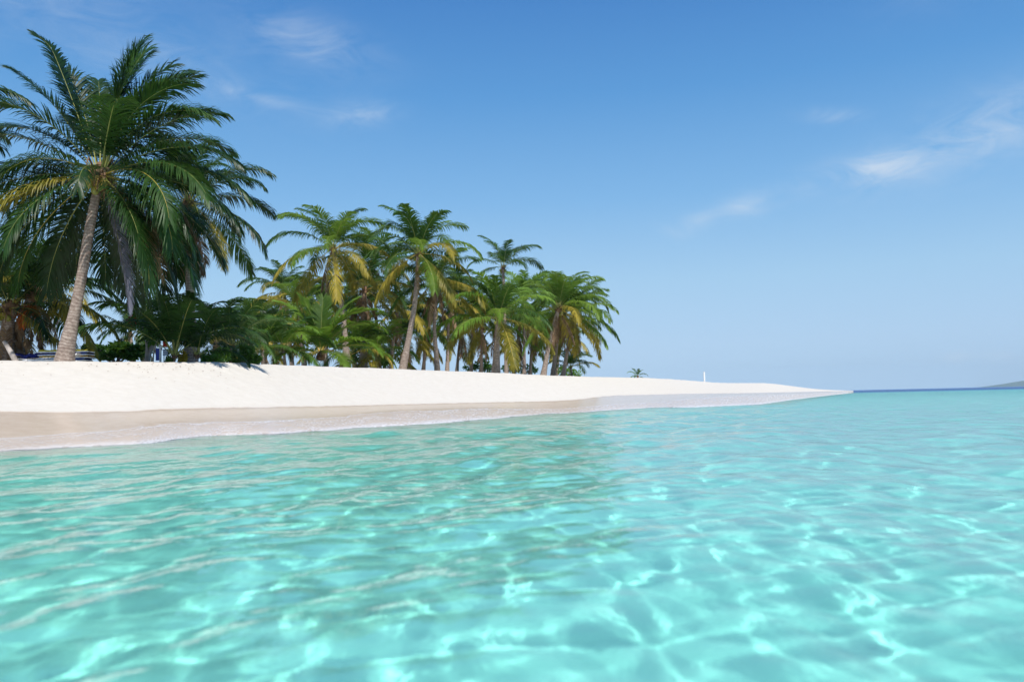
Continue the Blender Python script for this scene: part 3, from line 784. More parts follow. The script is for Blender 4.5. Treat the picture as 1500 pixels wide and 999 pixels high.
# ---- the other palms: label, base (px, py), crown (px, py), distance, crown depth offset ...
palm('broad dark palm right behind the tallest palm, with a thick skirt of brown dead fronds', on_crest(280, 36, 531), at(276, 298, 36), r0=.22, r1=.16,
     flen=3.9, n=28, seed=21, far=False, green=M_DARK, green2=M_GREEN, yellow=.12, dead=18, nuts=2, lo=1.0)
palm('palm mostly outside the left edge of the photo, only a few frond tips showing', at(-200, 531, 30), at(-165, 205, 30), r0=.22, r1=.16,
     flen=4.8, n=22, seed=8, far=False, green=M_DARK, yellow=.1, dead=2)
M_LIST = [
    # left understory
    ('low coconut palm with a dark trunk at the left edge of the photo', (6, 530), (14, 452), 33, dict(r0=.30, r1=.22, flen=3.2, seed=31, dead=7, yellow=.3, green=M_DARK)),
    ('squat palm behind the leaning trunk with a thatch of brown dead fronds', (29, 530), (50, 428), 34, dict(r0=.26, r1=.22, flen=3.3, seed=32, dead=10, yellow=.35, mids=[(24, 495)], green2=M_LIME)),
    ('slim palm between the squat palm and the leaning trunk', (60, 531), (84, 424), 40, dict(r0=.10, r1=.10, flen=2.9, seed=33, dead=5, yellow=.3, green=M_DARK, mids=[(61, 490)])),
    ('small dark palm behind the sea almond shrub', (213, 531), (216, 468), 42, dict(r0=.16, r1=.13, flen=2.2, seed=34, dead=2, yellow=.25, n=16)),
    ('stemless young palm with arching dark fronds in the shade left of the painted stand', (253, 531), (256, 520), 32.5, dict(r0=.1, r1=.08, flen=3.5, seed=35, dead=1, yellow=.0, n=14, lo=.55, green=M_SHADE, nuts=0)),
    ('stemless young palm with wide dark fronds under the brown skirted palm', (288, 531), (289, 520), 33, dict(r0=.1, r1=.08, flen=2.1, seed=36, dead=1, yellow=.0, n=14, lo=.6, green=M_SHADE, nuts=0)),
    ('young palm with low fronds right of the dark shaded palms', (338, 532), (340, 506), 42, dict(r0=.1, r1=.08, flen=2.9, seed=37, dead=1, yellow=.1, n=16, lo=.7, nuts=0, green=M_GREEN)),
    ('small palm leaning left from behind the sea almond shrub', (196, 531), (190, 490), 44, dict(r0=.12, r1=.1, flen=1.9, seed=71, dead=1, yellow=.2, n=14, green=M_DARK)),
    ('dark palm whose low fronds fill the shade behind the brown skirted palm', (312, 532), (318, 492), 46, dict(r0=.16, r1=.14, flen=2.9, seed=72, dead=3, yellow=.15, green=M_DARK)),
    ('low palm clump just left of the stemless palm on the crest', (385, 534), (384, 512), 50, dict(r0=.1, r1=.08, flen=3.0, seed=73, dead=1, yellow=.1, n=16, lo=.8, nuts=0)),
    ('small far palm on the skyline above the low palm clump', (376, 533), (379, 470), 84, dict(r0=.15, r1=.12, flen=3.8, seed=74, dead=2, yellow=.2)),
    ('palm right behind the big green young palm with a low yellowing crown', (478, 536), (474, 452), 70, dict(r0=.16, r1=.14, flen=4.2, seed=75, dead=5, yellow=.5)),
    ('palm filling the shade between the pale trunk and the stout brown trunk', (520, 538), (518, 468), 74, dict(r0=.16, r1=.14, flen=4.4, seed=76, dead=5, yellow=.4, green=M_DARK)),
    ('low palm spreading over the crest right of the stout brown trunk', (550, 539), (552, 515), 62, dict(r0=.1, r1=.08, flen=3.6, seed=77, dead=2, yellow=.3, n=18, lo=.9, nuts=0, green2=M_LIME)),
    ('dark palm behind the foot of the leaning round crowned palm', (600, 541), (598, 492), 80, dict(r0=.16, r1=.14, flen=4.2, seed=78, dead=4, yellow=.3, green=M_DARK)),
    ('palm with a yellowing crown just behind the dark thin trunk', (655, 543), (658, 440), 80, dict(r0=.16, r1=.14, flen=4.4, seed=79, dead=5, yellow=.55)),
    ('short palm behind the long left fronds of the yellow green palm', (705, 545), (706, 480), 84, dict(r0=.16, r1=.14, flen=4.2, seed=80, dead=3, yellow=.3, green2=M_LIME)),
    ('palm crown filling the gap right of the double trunk', (768, 548), (768, 440), 84, dict(r0=.16, r1=.14, flen=4.6, seed=81, dead=3, yellow=.2, green2=M_LIME, n=26)),
    ('far palm with a pale slim trunk behind the brown straight trunk', (815, 551), (822, 492), 92, dict(r0=.16, r1=.14, flen=4.0, seed=82, dead=4, yellow=.3)),
    # far mass between the near palms and the middle cluster
    ('small distant palm with its crown just right of the shaded young palms', (362, 532), (368, 487), 72, dict(r0=.16, r1=.12, flen=3.6, seed=38, dead=2, yellow=.2)),
    ('small distant palm low behind the left end of the middle clump', (388, 533), (392, 478), 76, dict(r0=.16, r1=.12, flen=3.8, seed=39, dead=2, yellow=.2)),
    ('distant thin palm with a dark crown at the left end of the middle clump', (428, 534), (416, 428), 72, dict(r0=.15, r1=.12, flen=3.6, seed=40, dead=3, yellow=.3, green=M_DARK)),
    ('mid height palm behind the big green young palm', (446, 534), (438, 455), 66, dict(r0=.16, r1=.13, flen=3.8, seed=41, dead=5, yellow=.45)),
    # middle clump
    ('pale trunked palm with an upswept crown, tall in the left of the middle clump', (509, 537), (487, 364), 58, dict(r0=.20, r1=.15, flen=4.4, seed=42, dead=2, yellow=.32, mids=[(503, 465), (497, 425)], n=24, top=1.3)),
    ('palm with a stout brown trunk just right of the pale trunk', (532, 537), (534, 425), 64, dict(r0=.26, r1=.2, flen=4.4, seed=43, dead=9, yellow=.5, green=M_DARK)),
    ('small crowned palm seen between the two tallest palms of the middle clump', (556, 538), (545, 385), 78, dict(r0=.15, r1=.13, flen=4.4, seed=44, dead=4, yellow=.5)),
    ('palm leaning right, with the roundest tall crown of the middle clump', (589, 540), (613, 372), 58, dict(r0=.21, r1=.15, flen=4.4, seed=45, dead=3, yellow=.34, mids=[(598, 500), (607, 450), (611, 410)], n=27, top=1.3)),
    ('dark thin trunked palm just right of the leaning round crowned palm', (641, 543), (640, 412), 62, dict(r0=.17, r1=.14, flen=4.2, seed=46, dead=6, yellow=.45, mids=[(636, 480)])),
    ('palm filling the background below the leaning round crowned palm', (572, 540), (582, 452), 76, dict(r0=.16, r1=.14, flen=4.4, seed=47, dead=7, yellow=.4, green=M_DARK)),
    ('low background palm right of the leaning trunk', (620, 542), (626, 478), 82, dict(r0=.16, r1=.14, flen=4.0, seed=48, dead=5, yellow=.35)),
    ('low palm with arching fronds at the foot of the pale trunk', (497, 537), (512, 520), 60, dict(r0=.1, r1=.08, flen=3.6, seed=49, dead=1, yellow=.25, n=16, lo=.75, nuts=0, green=M_GREEN, green2=M_LIME)),
    ('stemless palm spilling over the crest left of the big green young palm', (418, 535), (415, 512), 52, dict(r0=.1, r1=.08, flen=3.2, seed=50, dead=1, yellow=.1, n=15, lo=.8, nuts=0, green=M_GREEN, green2=M_LIME)),
    ('distant palm with a slim pale trunk in the gap right of the dark thin trunk', (669, 544), (676, 484), 92, dict(r0=.16, r1=.14, flen=4.2, seed=51, dead=4, yellow=.35, mids=[(672, 510)])),
    ('palm behind the gap left of the yellow green palm', (690, 545), (694, 452), 88, dict(r0=.16, r1=.14, flen=4.5, seed=52, dead=4, yellow=.3)),
    # right clump
    ('yellow green palm with long arching fronds on a short double trunk', (726, 546), (730, 466), 62, dict(r0=.27, r1=.2, flen=4.7, seed=53, dead=2, yellow=.22, n=25, green=M_LIME, green2=M_GREEN, top=1.4, lo=.95)),
    ('palm whose small dark crown rises highest behind the yellow green palm', (742, 547), (737, 392), 76, dict(r0=.15, r1=.13, flen=3.6, seed=54, dead=0, yellow=.0, n=13, lo=.75, green=M_DARK)),
    ('palm with a leaning grey trunk between the yellow green palm and the rightmost palms', (795, 551), (818, 452), 70, dict(r0=.22, r1=.18, flen=4.3, seed=55, dead=5, yellow=.22, n=28, mids=[(802, 515)], top=1.4)),
    ('palm with a straight brown trunk, second from the right of the right clump', (809, 552), (826, 440), 76, dict(r0=.18, r1=.16, flen=4.3, seed=56, dead=4, yellow=.2, n=22, top=1.2)),
    ('rightmost tall palm of the clump, with its crown drooping to the open sky', (824, 552), (842, 463), 74, dict(r0=.17, r1=.15, flen=4.3, seed=57, dead=4, yellow=.2, n=30, green2=M_GREEN)),
    ('distant palm low behind the double trunk', (752, 547), (760, 490), 90, dict(r0=.18, r1=.15, flen=4.4, seed=58, dead=6, yellow=.4)),
    ('distant palm with a hanging crown between the double trunk and the leaning grey trunk', (776, 549), (782, 478), 92, dict(r0=.16, r1=.14, flen=4.2, seed=59, dead=5, yellow=.4)),
    ('low leafy palm at the foot of the rightmost palms', (838, 553), (836, 538), 80, dict(r0=.1, r1=.08, flen=2.6, seed=60, dead=1, yellow=.05, n=14, lo=.7, nuts=0)),
    ('lone tiny palm sprouting from the bare sand right of all the clumps', (932, 554), (934, 551), 86, dict(r0=.08, r1=.08, flen=1.15, seed=61, dead=0, yellow=0, n=9, lo=.8, nuts=0, green=M_GREEN, green2=M_LIME)),
]
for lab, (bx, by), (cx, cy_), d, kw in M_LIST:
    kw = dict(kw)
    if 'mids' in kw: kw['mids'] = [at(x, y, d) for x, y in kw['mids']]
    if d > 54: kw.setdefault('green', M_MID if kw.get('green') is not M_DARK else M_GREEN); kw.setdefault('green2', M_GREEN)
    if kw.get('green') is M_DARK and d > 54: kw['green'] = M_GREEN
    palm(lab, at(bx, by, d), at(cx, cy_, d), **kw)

# the big green young palm in front of the middle clump, with broad upright fronds
by = at(470, 536, 54); yp = palm_root('young_palm', 'stemless young palm with broad bright green upright fronds in front of the middle clump', by, GROUP)
CY = at(470, 520, 54) - by
fb = link('fibre_sheath', _fib[1], yp, CY)
for i, (hd, e0, bend, ln, lm) in enumerate([(175, 74, 58, 4.7, 'L'), (185, 68, 88, 4.6, 'L'), (20, 76, 44, 4.3, 'L'), (350, 70, 84, 5.0, 'L'), (10, 62, 100, 4.8, 'L'), (160, 60, 96, 4.6, 'L'),
        (200, 40, 96, 4.6, 'G'), (178, 24, 84, 4.9, 'L'), (345, 36, 90, 4.6, 'L'), (8, 26, 84, 5.0, 'L'), (275, 66, 100, 3.2, 'L'), (90, 60, 80, 4.0, 'G'), (225, 20, 70, 3.4, 'L'), (310, 10, 60, 3.4, 'G'), (90, 88, 14, 3.6, 'G'), (165, 82, 30, 4.0, 'G')]):
    me = frond_mesh('frond', L=ln * 1.08, e0=e0, bend=bend, droop=.55, vee=8, leaf=1.15, pairs=84, width=.10, leafm={'L': M_LIME, 'G': M_MID}[lm], stalkm=M_RACHIS_Y if lm == 'L' else M_RACHIS, seed=300 + i, side=((i * 31) % 24) - 12, ragged=.02)
    link('frond', me, yp, CY).rotation_euler.z = R(hd)

sq = [o for o in bpy.data.objects if o.name.startswith('coconut_palm') and 'squat palm behind' in o.get('label', '')][0]
for k, (hd, e0, ln) in enumerate(((330, -10, 1.15), (295, -40, 1.2))):
    me = frond_mesh('rusty_frond', L=ln, e0=e0, bend=60, droop=2.0, leaf=.42, pairs=30, width=.05, leafm=M_RUST, stalkm=M_SHOOT, seed=900 + k)
    link('frond', me, sq, at(46, 446, 34) - sq.location + Vector((0, -.5, 0))).rotation_euler.z = R(hd)
# ------------------------------------------------------------------ shrubs
def plain_mat(name, c, rough=.6, var=.12, metal=0):
    m, nt, out = new_mat(name)
    tc = N(nt, 'ShaderNodeTexCoord'); nz = N(nt, 'ShaderNodeTexNoise', Scale=9.0, Detail=5.0); nt.links.new(tc.outputs['Object'], nz.inputs['Vector'])
    r = ramp(nt, nz.outputs[0], [(.3, tuple(x * (1 - var) for x in c)), (.7, tuple(min(1, x * (1 + var)) for x in c))])
    p = N(nt, 'ShaderNodeBsdfPrincipled', Roughness=rough, Metallic=metal); nt.links.new(r.outputs[0], p.inputs['Base Color']); nt.links.new(p.outputs[0], out.inputs[0])
    return m
M_LEAF = leaf_material('broad_leaf', (.020, .060, .012), (.065, .150, .025), .3, .3, tr_col=(.18, .36, .04))
M_LEAF_L = leaf_material('broad_leaf_light', (.060, .150, .020), (.140, .280, .045), .3, .35, tr_col=(.3, .5, .06))
M_LEAF_R = leaf_material('red_leaf', (.25, .02, .02), (.45, .05, .03), .2, .4, tr_col=(.5, .05, .03))
M_LEAF_Y = leaf_material('yellow_leaf', (.35, .30, .03), (.60, .42, .05), .3, .4, tr_col=(.7, .5, .05))
M_TWIG = stalk_mat('twig_bark', (.13, .09, .06), (.28, .21, .16), .85)
M_PALEBARK = stalk_mat('pale_bark', (.34, .29, .25), (.52, .46, .42), .85)

def leaf_cloud(clumps, count, size, seed, flat=.5):
    """leaves scattered through ellipsoid clumps (x, y, z, rx, ry, rz)"""
    rd = np.random.default_rng(seed)
    vol = np.array([c[3] * c[4] * c[5] for c in clumps]) ** .67; vol = vol / vol.sum()
    V, Q = [], []
    for k in range(count):
        c = clumps[rd.choice(len(clumps), p=vol)]
        d = nrm(rd.normal(size=3)); r = rd.uniform(.25, 1) ** .5
        p = np.array(c[:3]) + d * r * np.array(c[3:6])
        ax = nrm(d * .6 + rd.normal(size=3) * .6 + np.array([0, 0, -.15])); up = nrm(np.array([0, 0, 1.]) + rd.normal(size=3) * flat)
        w = nrm(np.cross(ax, up)); s = size * rd.uniform(.6, 1.25)
        nn = np.cross(w, ax)
        b = len(V)
        V += [p, p + ax * s * .4 + w * s * .30 + nn * .06 * s, p + ax * s * .85 + w * s * .16, p + ax * s, p + ax * s * .85 - w * s * .16, p + ax * s * .4 - w * s * .30 + nn * .06 * s, p + ax * s * .5 - nn * .05 * s]
        Q += [(b, b + 1, b + 2, b + 6), (b + 6, b + 2, b + 3, b + 4), (b, b + 6, b + 4, b + 5)]
    return np.array(V), Q
def branch_mesh(name, lines, m, sides=6):
    V, Q = [], []
    for pts, r0, r1 in lines:
        pts = np.array(pts, float); n = len(pts)
        T = np.gradient(pts, axis=0); b0 = len(V)
        for i in range(n):
            t = nrm(T[i]); x = nrm(np.cross(t, [.13, .98, .1])); y = np.cross(t, x); r = r0 + (r1 - r0) * i / (n - 1)
            for k in range(sides):
                a = 2 * math.pi * k / sides; V.append(pts[i] + x * math.cos(a) * r + y * math.sin(a) * r)
        for i in range(n - 1):
            for k in range(sides): Q.append((b0 + i * sides + k, b0 + i * sides + (k + 1) % sides, b0 + (i + 1) * sides + (k + 1) % sides, b0 + (i + 1) * sides + k))
    return mesh_np(name, np.array(V), Q, mats=[m])
def bez(a, b, c, n=7):
    a, b, c = map(np.array, (a, b, c)); t = np.linspace(0, 1, n)[:, None]
    return (1 - t) ** 2 * a + 2 * t * (1 - t) * b + t * t * c

def shrub(name, label, cat, base, clumps, count, size, seed, m=M_LEAF, group=None, flat=.5, bark=M_TWIG, stem_r=.05, trunk_to=None):
    root = bpy.data.objects.new(name, None); COL.objects.link(root); root.location = base; tag(root, label, cat, group)
    lines = []
    rd = random.Random(seed)
    for c in clumps:
        mid = ((c[0]) * .35 + rd.uniform(-.1, .1), c[1] * .35, c[2] * .55)
        lines.append((bez((rd.uniform(-.08, .08), 0, -.15), mid, c[:3]), stem_r, stem_r * .4))
    link('stems' if not trunk_to else 'trunk', branch_mesh('stem', lines, bark), root)
    V, Q = leaf_cloud(clumps, count, size, seed, flat)
    link('foliage', mesh_np('foliage', V, Q, smooth=False, mats=[m]), root)
    return root
BUSH = 'shrubs along the back of the crest'
def px_clumps(base, d, rows):
    """clumps given as (px, py, half-width px, half-height px, depth offset m)"""
    k = d / FPX; out = []
    for (x, y, hw, hh, dd) in rows:
        p = at(x, y, d) - base; out.append((p.x, dd, p.z, hw * k, hw * k * .8, hh * k))
    return out
def px_shrub(name, label, cat, bx, by_, d, rows, count, size, seed, **kw):
    base = at(bx, by_, d)
    return shrub(name, label, cat, base, px_clumps(base, d, rows), count, size, seed, **kw)

px_shrub('sea_almond_shrub', 'spreading dark green sea almond shrub in flat tiers right of the tallest palm', 'shrub', 170, 531, 38,
         [(136, 508, 15, 3.2, 0), (152, 513, 16, 3, .4), (132, 518, 10, 3, -.3), (168, 505, 15, 3.5, .5), (186, 510, 16, 4, .2), (160, 521, 18, 3.5, -.2), (194, 521, 16, 4.5, 0), (176, 516, 14, 4, .6), (205, 512, 10, 5, .4)], 2600, .20, 1, flat=.35, group=BUSH)
px_shrub('red_topped_shrub', 'tall light green shrub with a cluster of red leaves near its top', 'shrub', 216, 531, 36,
         [(205, 466, 12, 7, 0), (214, 476, 13, 7, .3), (222, 490, 9, 6, 0), (232, 470, 9, 5, .3), (226, 499, 7, 4, -.1), (245, 462, 10, 5, .2)], 1000, .22, 2, m=M_LEAF_L, flat=.9, bark=M_PALEBARK, stem_r=.07, group=BUSH)
o_ = [o for o in bpy.data.objects if o.name.startswith('red_topped_shrub')][0]
V, Q = leaf_cloud([(*(at(201, 471, 36) - o_.location), .16, .16, .13)], 60, .2, 5, .9)
V[:, 1] -= .35
link('red_leaves', mesh_np('red_leaves', V, Q, smooth=False, mats=[M_LEAF_R]), o_)
px_shrub('croton', 'small yellow and orange leaved plant between the trunks right of the painted stand', 'plant', 268, 531, 33.5, [(268, 521, 4, 5, 0), (267, 525, 4.5, 4, 0)], 170, .17, 3, m=M_LEAF_Y, flat=1.2, stem_r=.02, group=BUSH)
px_shrub('green_bush', 'small bright green bush at the foot of the painted stand', 'shrub', 249, 531, 33, [(249, 527, 5, 3.5, 0)], 120, .13, 4, m=M_LEAF_L, flat=1, stem_r=.02, group=BUSH)
px_shrub('green_bush', 'low green bush just right of the shaded young palms', 'shrub', 315, 532, 37, [(306, 521, 12, 8, 0), (322, 518, 12, 9, .4), (314, 527, 16, 5, -.2)], 900, .17, 6, m=M_LEAF_L, flat=.8, group=BUSH)
px_shrub('green_bush', 'low dark bush left of the stemless palm on the crest', 'shrub', 352, 533, 42, [(344, 524, 12, 7, 0), (360, 522, 12, 8, .4), (352, 512, 12, 8, .8), (372, 526, 10, 6, 0)], 1000, .19, 7, flat=.8, group=BUSH)
px_shrub('green_bush', 'dark bush under the palms right of the big green young palm', 'shrub', 520, 538, 68, [(508, 524, 12, 9, 0), (526, 520, 14, 12, .6), (544, 526, 14, 9, 0), (560, 528, 12, 8, .4)], 1300, .26, 8, flat=.8, group=BUSH)
px_shrub('green_bush', 'dim bush behind the stems between the two trunks of the leaning pair', 'shrub', 566, 539, 86, [(560, 520, 14, 12, 0), (576, 510, 14, 14, .6), (590, 524, 12, 9, 0), (540, 505, 14, 16, 1)], 1200, .34, 9, flat=.8, group=BUSH)
px_shrub('green_bush', 'dark bush low at the very left edge behind the leaning bare log', 'shrub', 12, 531, 40, [(4, 520, 10, 7, 0), (16, 524, 7, 5, .2)], 500, .17, 10, flat=.8, group=BUSH)
px_shrub('green_bush', 'tiny bright bush beside the blue covered loungers', 'shrub', 38, 531, 42, [(37, 525, 4, 3.5, 0), (52, 519, 5, 2.5, 2), (62, 520, 4, 3, 2)], 220, .15, 12, m=M_LEAF_L, flat=1, group=BUSH)
px_shrub('green_bush', 'bush low behind the far end of the middle clump, left of the double trunk', 'shrub', 700, 545, 96, [(690, 538, 10, 5, 0), (706, 534, 12, 8, .5), (716, 540, 8, 4, 0)], 600, .34, 13, flat=.8, group=BUSH)
px_shrub('green_bush', 'bush low between the double trunk and the leaning grey trunk', 'shrub', 768, 549, 98, [(760, 540, 12, 5, 0), (776, 541, 12, 6, .5), (744, 538, 9, 6, 0)], 600, .34, 14, flat=.8, group=BUSH)
px_shrub('green_bush', 'rounded bush at the right end of the palms beneath the drooping crown', 'shrub', 838, 553, 86, [(834, 545, 8, 6, 0), (846, 548, 6, 4, .5), (824, 543, 6, 7, 1)], 500, .26, 15, m=M_LEAF_L, flat=.9, group=BUSH)

# bare leaning wood on the far left
def wood(name, label, cat, p, r, m, d):
    P = [at(x, y, d) for x, y in p]; base = P[0].copy()
    root_me = trunk_mesh([q - base for q in P], r, name=name, sides=10, seed=3, bump=.02); root_me.materials.clear(); root_me.materials.append(m)
    o = link(name, root_me, None, base); tag(o, label, cat); return o
wood('leaning_log', 'grey bare log leaning against the squat palm at the far left', 'log', [(24, 531), (16, 516), (6, 500)], [.11, .10, .07], M_PALEBARK, 31.5)
wood('bare_sapling', 'thin dark bare stem slanting right of the squat palm', 'sapling', [(34, 532), (38, 515), (47, 496)], [.09, .06, .05], M_TWIG, 36)
wood('bare_sapling', 'hair thin upright bare stem between the squat palm and the tallest palm', 'sapling', [(62, 531), (61, 515), (60, 490)], [.035, .03, .03], M_TWIG, 37)
wood('bare_branch', 'short dark bare branch slanting up from the squat palm to the left', 'branch', [(11, 512), (16, 505), (22, 499)], [.03, .04, .05], M_TWIG, 33)

# ------------------------------------------------------------------ beach furniture
import bmesh
def boxes(name, items, mats, parent=None, bev=.006):
    """items: (cx, cy, cz, sx, sy, sz, material index[, rotation x])"""
    bm = bmesh.new()
    for it in items:
        x, y, z, sx, sy, sz, mi = it[:7]
        g = bmesh.ops.create_cube(bm, size=1.0)
        bmesh.ops.scale(bm, vec=(sx, sy, sz), verts=g['verts'])
        if len(it) > 7: bmesh.ops.rotate(bm, cent=(0, 0, 0), matrix=Matrix.Rotation(it[7], 3, 'X' if len(it) < 9 else it[8]), verts=g['verts'])
        bmesh.ops.translate(bm, vec=(x, y, z), verts=g['verts'])
        for f in {f for v in g['verts'] for f in v.link_faces}: f.material_index = mi
    bmesh.ops.bevel(bm, geom=bm.edges[:], offset=bev, segments=1, affect='EDGES', clamp_overlap=True)
    me = bpy.data.meshes.new(name); bm.to_mesh(me); bm.free()
    for m in mats: me.materials.append(m)
    return link(name, me, parent)
M_NAVY = plain_mat('navy_canvas', (.010, .018, .16), .7)
M_YCUSH = plain_mat('orange_yellow_canvas', (.55, .30, .03), .7)
M_YCUSH2 = plain_mat('yellow_canvas', (.62, .48, .04), .7)
M_WHITE = plain_mat('white_paint', (.75, .74, .72), .45)
M_BLUEP = plain_mat('blue_paint', (.015, .05, .35), .45)
M_PALEB = plain_mat('pale_blue_paint', (.22, .34, .55), .5)
M_RED = plain_mat('red_cloth', (.50, .05, .02), .8)

def lounger(label, loc, rz, cush, tilt=0, legs=.12, group='sun loungers stacked and lying beside the tallest palm'):
    r = bpy.data.objects.new('sun_lounger', None); COL.objects.link(r); r.location = loc; r.rotation_euler = (0, 0, rz); tag(r, label, 'sun lounger', group)
    boxes('frame', [(0, -.29, 0, 1.9, .035, .045, 0), (0, .29, 0, 1.9, .035, .045, 0), (-.93, 0, 0, .035, .58, .045, 0), (.93, 0, 0, .035, .58, .045, 0)] + [(x, 0, .012, .06, .55, .015, 0) for x in np.linspace(-.8, .8, 12)], [M_WHITE], r)
    for sx in (-.8, .8):
        for sy in (-.29, .29): o = boxes('leg', [(sx, sy, -.02 - legs / 2, .04, .045, legs, 0)], [M_WHITE], r)
    # cushion: a soft slab whose head end may be raised
    n = 22; xs = np.linspace(-.92, .92, n); V = []
    for x in xs:
        up = max(0, x - .3) * tilt
        e = .5 * (1 - abs(x) ** 10)
        for (y, z) in ((-.27, .025), (-.285, .055), (-.26, .085 + .01 * math.sin(x * 14)), (0, .10 + .01 * math.sin(x * 14)), (.26, .085 + .01 * math.sin(x * 14)), (.285, .055), (.27, .025)): V.append((x, y, z + up))
    me = mesh_np('cushion', V, grid_quads(n, 7), mats=[cush]); link('cushion', me, r)
    return r
def put(px, py, d): return at(px, py, d)
zc = at(96, 528, 31).z - .16
x0 = at(96, 528, 31).x
lab = ['lowest navy sun lounger in the stack behind the tallest palm', 'second navy sun lounger from the bottom of the stack behind the tallest palm', 'sun lounger with an orange edge in the stack behind the tallest palm', 'navy sun lounger second from the top of the stack behind the tallest palm', 'topmost sun lounger of the stack, its cushion orange yellow']
for k in range(5):
    lounger(lab[k], (x0 + (.05, -.03, .04, 0, -.02)[k], 31.0 + .02 * k, zc + .02 + k * .115), R((4, -3, 2, 0, 5)[k]) + (math.pi if k % 2 else 0), [M_NAVY, M_NAVY, M_YCUSH, M_NAVY, M_YCUSH2][k], legs=.02)
lounger('single sun lounger with a navy cover lying left of the stack', (at(58, 525, 32).x, 32, at(58, 525, 32).z - .02), R(176), M_NAVY, tilt=.25, legs=.2)
lounger('white framed sun lounger just left of the tallest trunk, head end raised', (at(79, 526, 30).x, 29.9, at(79, 527, 30).z - .08), R(12), M_WHITE, tilt=.35, legs=.2)
# navy canvas cover, sagging over the single lounger
n1_, n2_ = 18, 10; V = []
for i in range(n1_):
    for j in range(n2_):
        x = (i / (n1_ - 1) - .5) * 1.1; y = (j / (n2_ - 1) - .5) * .9
        V.append((x, y, .16 * max(0, 1 - (2 * x / 1.1) ** 4) * max(0, 1 - (2 * y / .9) ** 4) + .05 * math.sin(i * 1.3) * math.cos(j * 1.1) - .02 + .05 * x))
o = link('canvas_cover', mesh_np('canvas_cover', V, grid_quads(n1_, n2_), mats=[M_NAVY]), None, at(58, 523.5, 31.6)); tag(o, 'crumpled navy canvas cover thrown over the single sun lounger at the left', 'cover')

# the painted stand in the shade: posts, blue board, striped pale blue board, red cloth
kd = 33.0; kb = at(238, 530, kd)
st = bpy.data.objects.new('painted_stand', None); COL.objects.link(st); st.location = kb; tag(st, 'small blue and white painted wooden stand in the palm shade', 'stand')
k_ = kd / FPX
def kx(px): return at(px, 520, kd).x - kb.x
def kz(py): return at(238, py, kd).z - kb.z
def kbox(name, pxa, pxb, pya, pyb, dep, m, y=0): return boxes(name, [((kx(pxa) + kx(pxb)) / 2, y, (kz(pya) + kz(pyb)) / 2, kx(pxb) - kx(pxa), dep, kz(pya) - kz(pyb), 0)], [m], st)
kbox('post', 234.6, 237.0, 531, 508, .07, M_WHITE, -.05)
kbox('post', 231.2, 232.6, 508, 495.5, .05, M_WHITE, .1)
kbox('board', 228.2, 233.4, 528, 510, .04, M_BLUEP)
kbox('board', 238.4, 245.5, 521, 511.5, .03, M_PALEB, .02)
for yy in (513.6, 516.2, 518.8): kbox('stripe', 238.6, 245.3, yy + .45, yy - .45, .012, M_WHITE, -.003)
kbox('leg', 239.4, 240.4, 531, 521, .05, M_WHITE, .02); kbox('leg', 243.4, 244.4, 531, 521, .05, M_WHITE, .02)
kbox('shelf', 230.8, 246, 508.8, 507.8, .32, M_WHITE, .1)
me = mesh_np('cloth', [(kx(238.5) + i * .035 + .01 * math.sin(j * 1.7), -.03 + .03 * math.sin(i * 1.5 + j * .4), kz(508.5) + j * .036 * (1 - .05 * abs(i - 3))) for j in range(8) for i in range(7)], grid_quads(8, 7), mats=[M_RED])
o = link('red_cloth', me, None, kb); tag(o, 'red cloth hanging on the painted stand', 'cloth')
wood('pale_snag', 'thin crooked white stem standing between the red topped shrub and the painted stand', 'stem', [(224, 531), (225, 518), (227, 508), (231, 498)], [.035, .03, .03, .02], M_PALEBARK, 33.5)

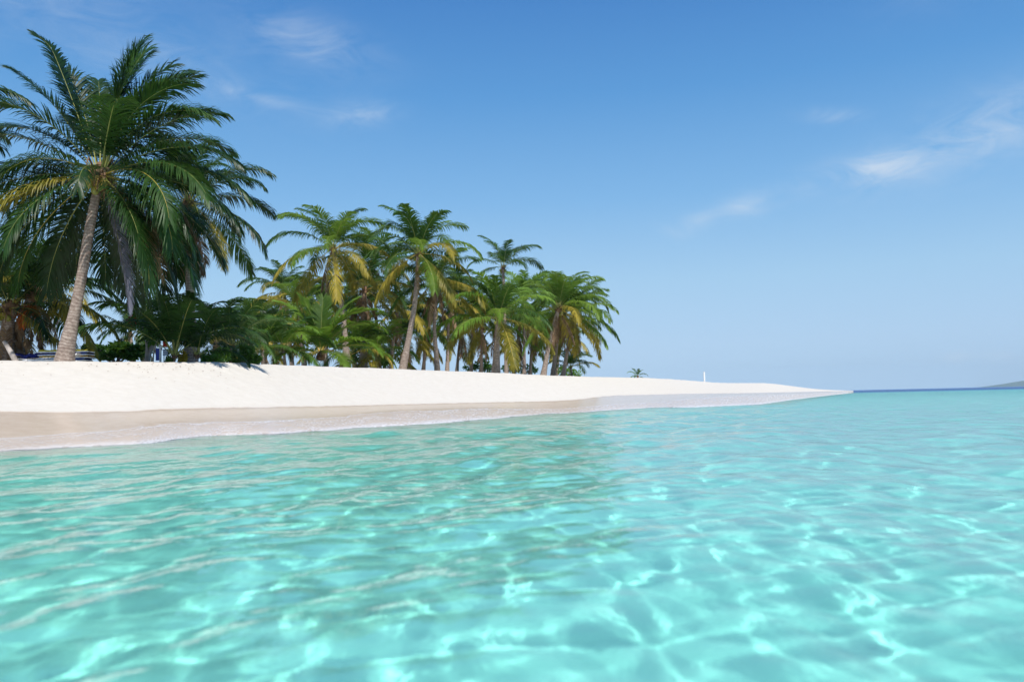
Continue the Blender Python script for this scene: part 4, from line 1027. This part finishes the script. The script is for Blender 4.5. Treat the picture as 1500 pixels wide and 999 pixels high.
# white marker post out on the sand spit
pd = 96; pb = at(1032, 559.5, pd)
mk = bpy.data.objects.new('marker_post', None); COL.objects.link(mk); mk.location = pb; tag(mk, 'lone white marker post standing on the far sand spit', 'post')
V, Q = [], []
prof = [(.105, -.4), (.105, .0), (.10, .5), (.098, 1.12), (.085, 1.17), (.0, 1.19)]; sd = 14
for r_, z_ in prof:
    for k in range(sd): V.append((r_ * math.cos(6.28318 * k / sd), r_ * math.sin(6.28318 * k / sd), z_))
link('shaft', mesh_np('shaft', V, grid_quads(len(prof), sd, wrap=True), mats=[M_WHITE]), mk)
boxes('cap', [(0, 0, 1.2, .20, .20, .03, 0)], [M_WHITE], mk)

# twigs, shell bits and dry seaweed on the upper beach
rd = np.random.default_rng(4); V, Q = [], []
for k in range(280):
    px_ = rd.uniform(0, 860) if k % 3 else rd.uniform(180, 330)
    i = int(np.argmin(np.abs(ts - px_))) + 6
    row = int(iC - abs(rd.normal(0, 9)) - 1); row = max(row, iS + 14)
    p = G[row, min(i, G.shape[1] - 8)] + np.array([rd.uniform(-.3, .3), 0, .004]); a = rd.uniform(0, 3.14); d = np.array([math.cos(a), math.sin(a), .0]); t = np.array([-d[1], d[0], 0]); s = rd.uniform(.01, .035); w = s * rd.uniform(.15, .6); b = len(V)
    V += [p - d * s - t * w, p + d * s - t * w, p + d * s + t * w, p - d * s + t * w, p + np.array([0, 0, w * .9 + .006])]
    Q += [(b, b + 1, b + 4), (b + 1, b + 2, b + 4), (b + 2, b + 3, b + 4), (b + 3, b, b + 4)]
tag(link('beach_debris', mesh_np('beach_debris', np.array(V), tris=Q, smooth=False, mats=[M_RACHIS_D])), 'scattered bits of dry weed and shell on the upper beach', 'debris', kind='stuff')
# ------------------------------------------------------------------ sea air
hz, nt, out = new_mat('sea_air')
pv = N(nt, 'ShaderNodeVolumePrincipled', Density=4.5e-5, Anisotropy=-.4)
pv.inputs['Color'].default_value = (.66, .86, 1.0, 1)
nt.links.new(pv.outputs[0], out.inputs['Volume'])
V = [(x, y, z) for z in (-42, 480) for (x, y) in ((-17000, -17000), (17000, -17000), (17000, 17000), (-17000, 17000))]
o = link('haze', mesh_np('haze', V, [(3, 2, 1, 0), (4, 5, 6, 7), (0, 1, 5, 4), (1, 2, 6, 5), (2, 3, 7, 6), (3, 0, 4, 7)], smooth=False, mats=[hz]))
tag(o, 'thin pale sea haze', 'haze', kind='stuff')
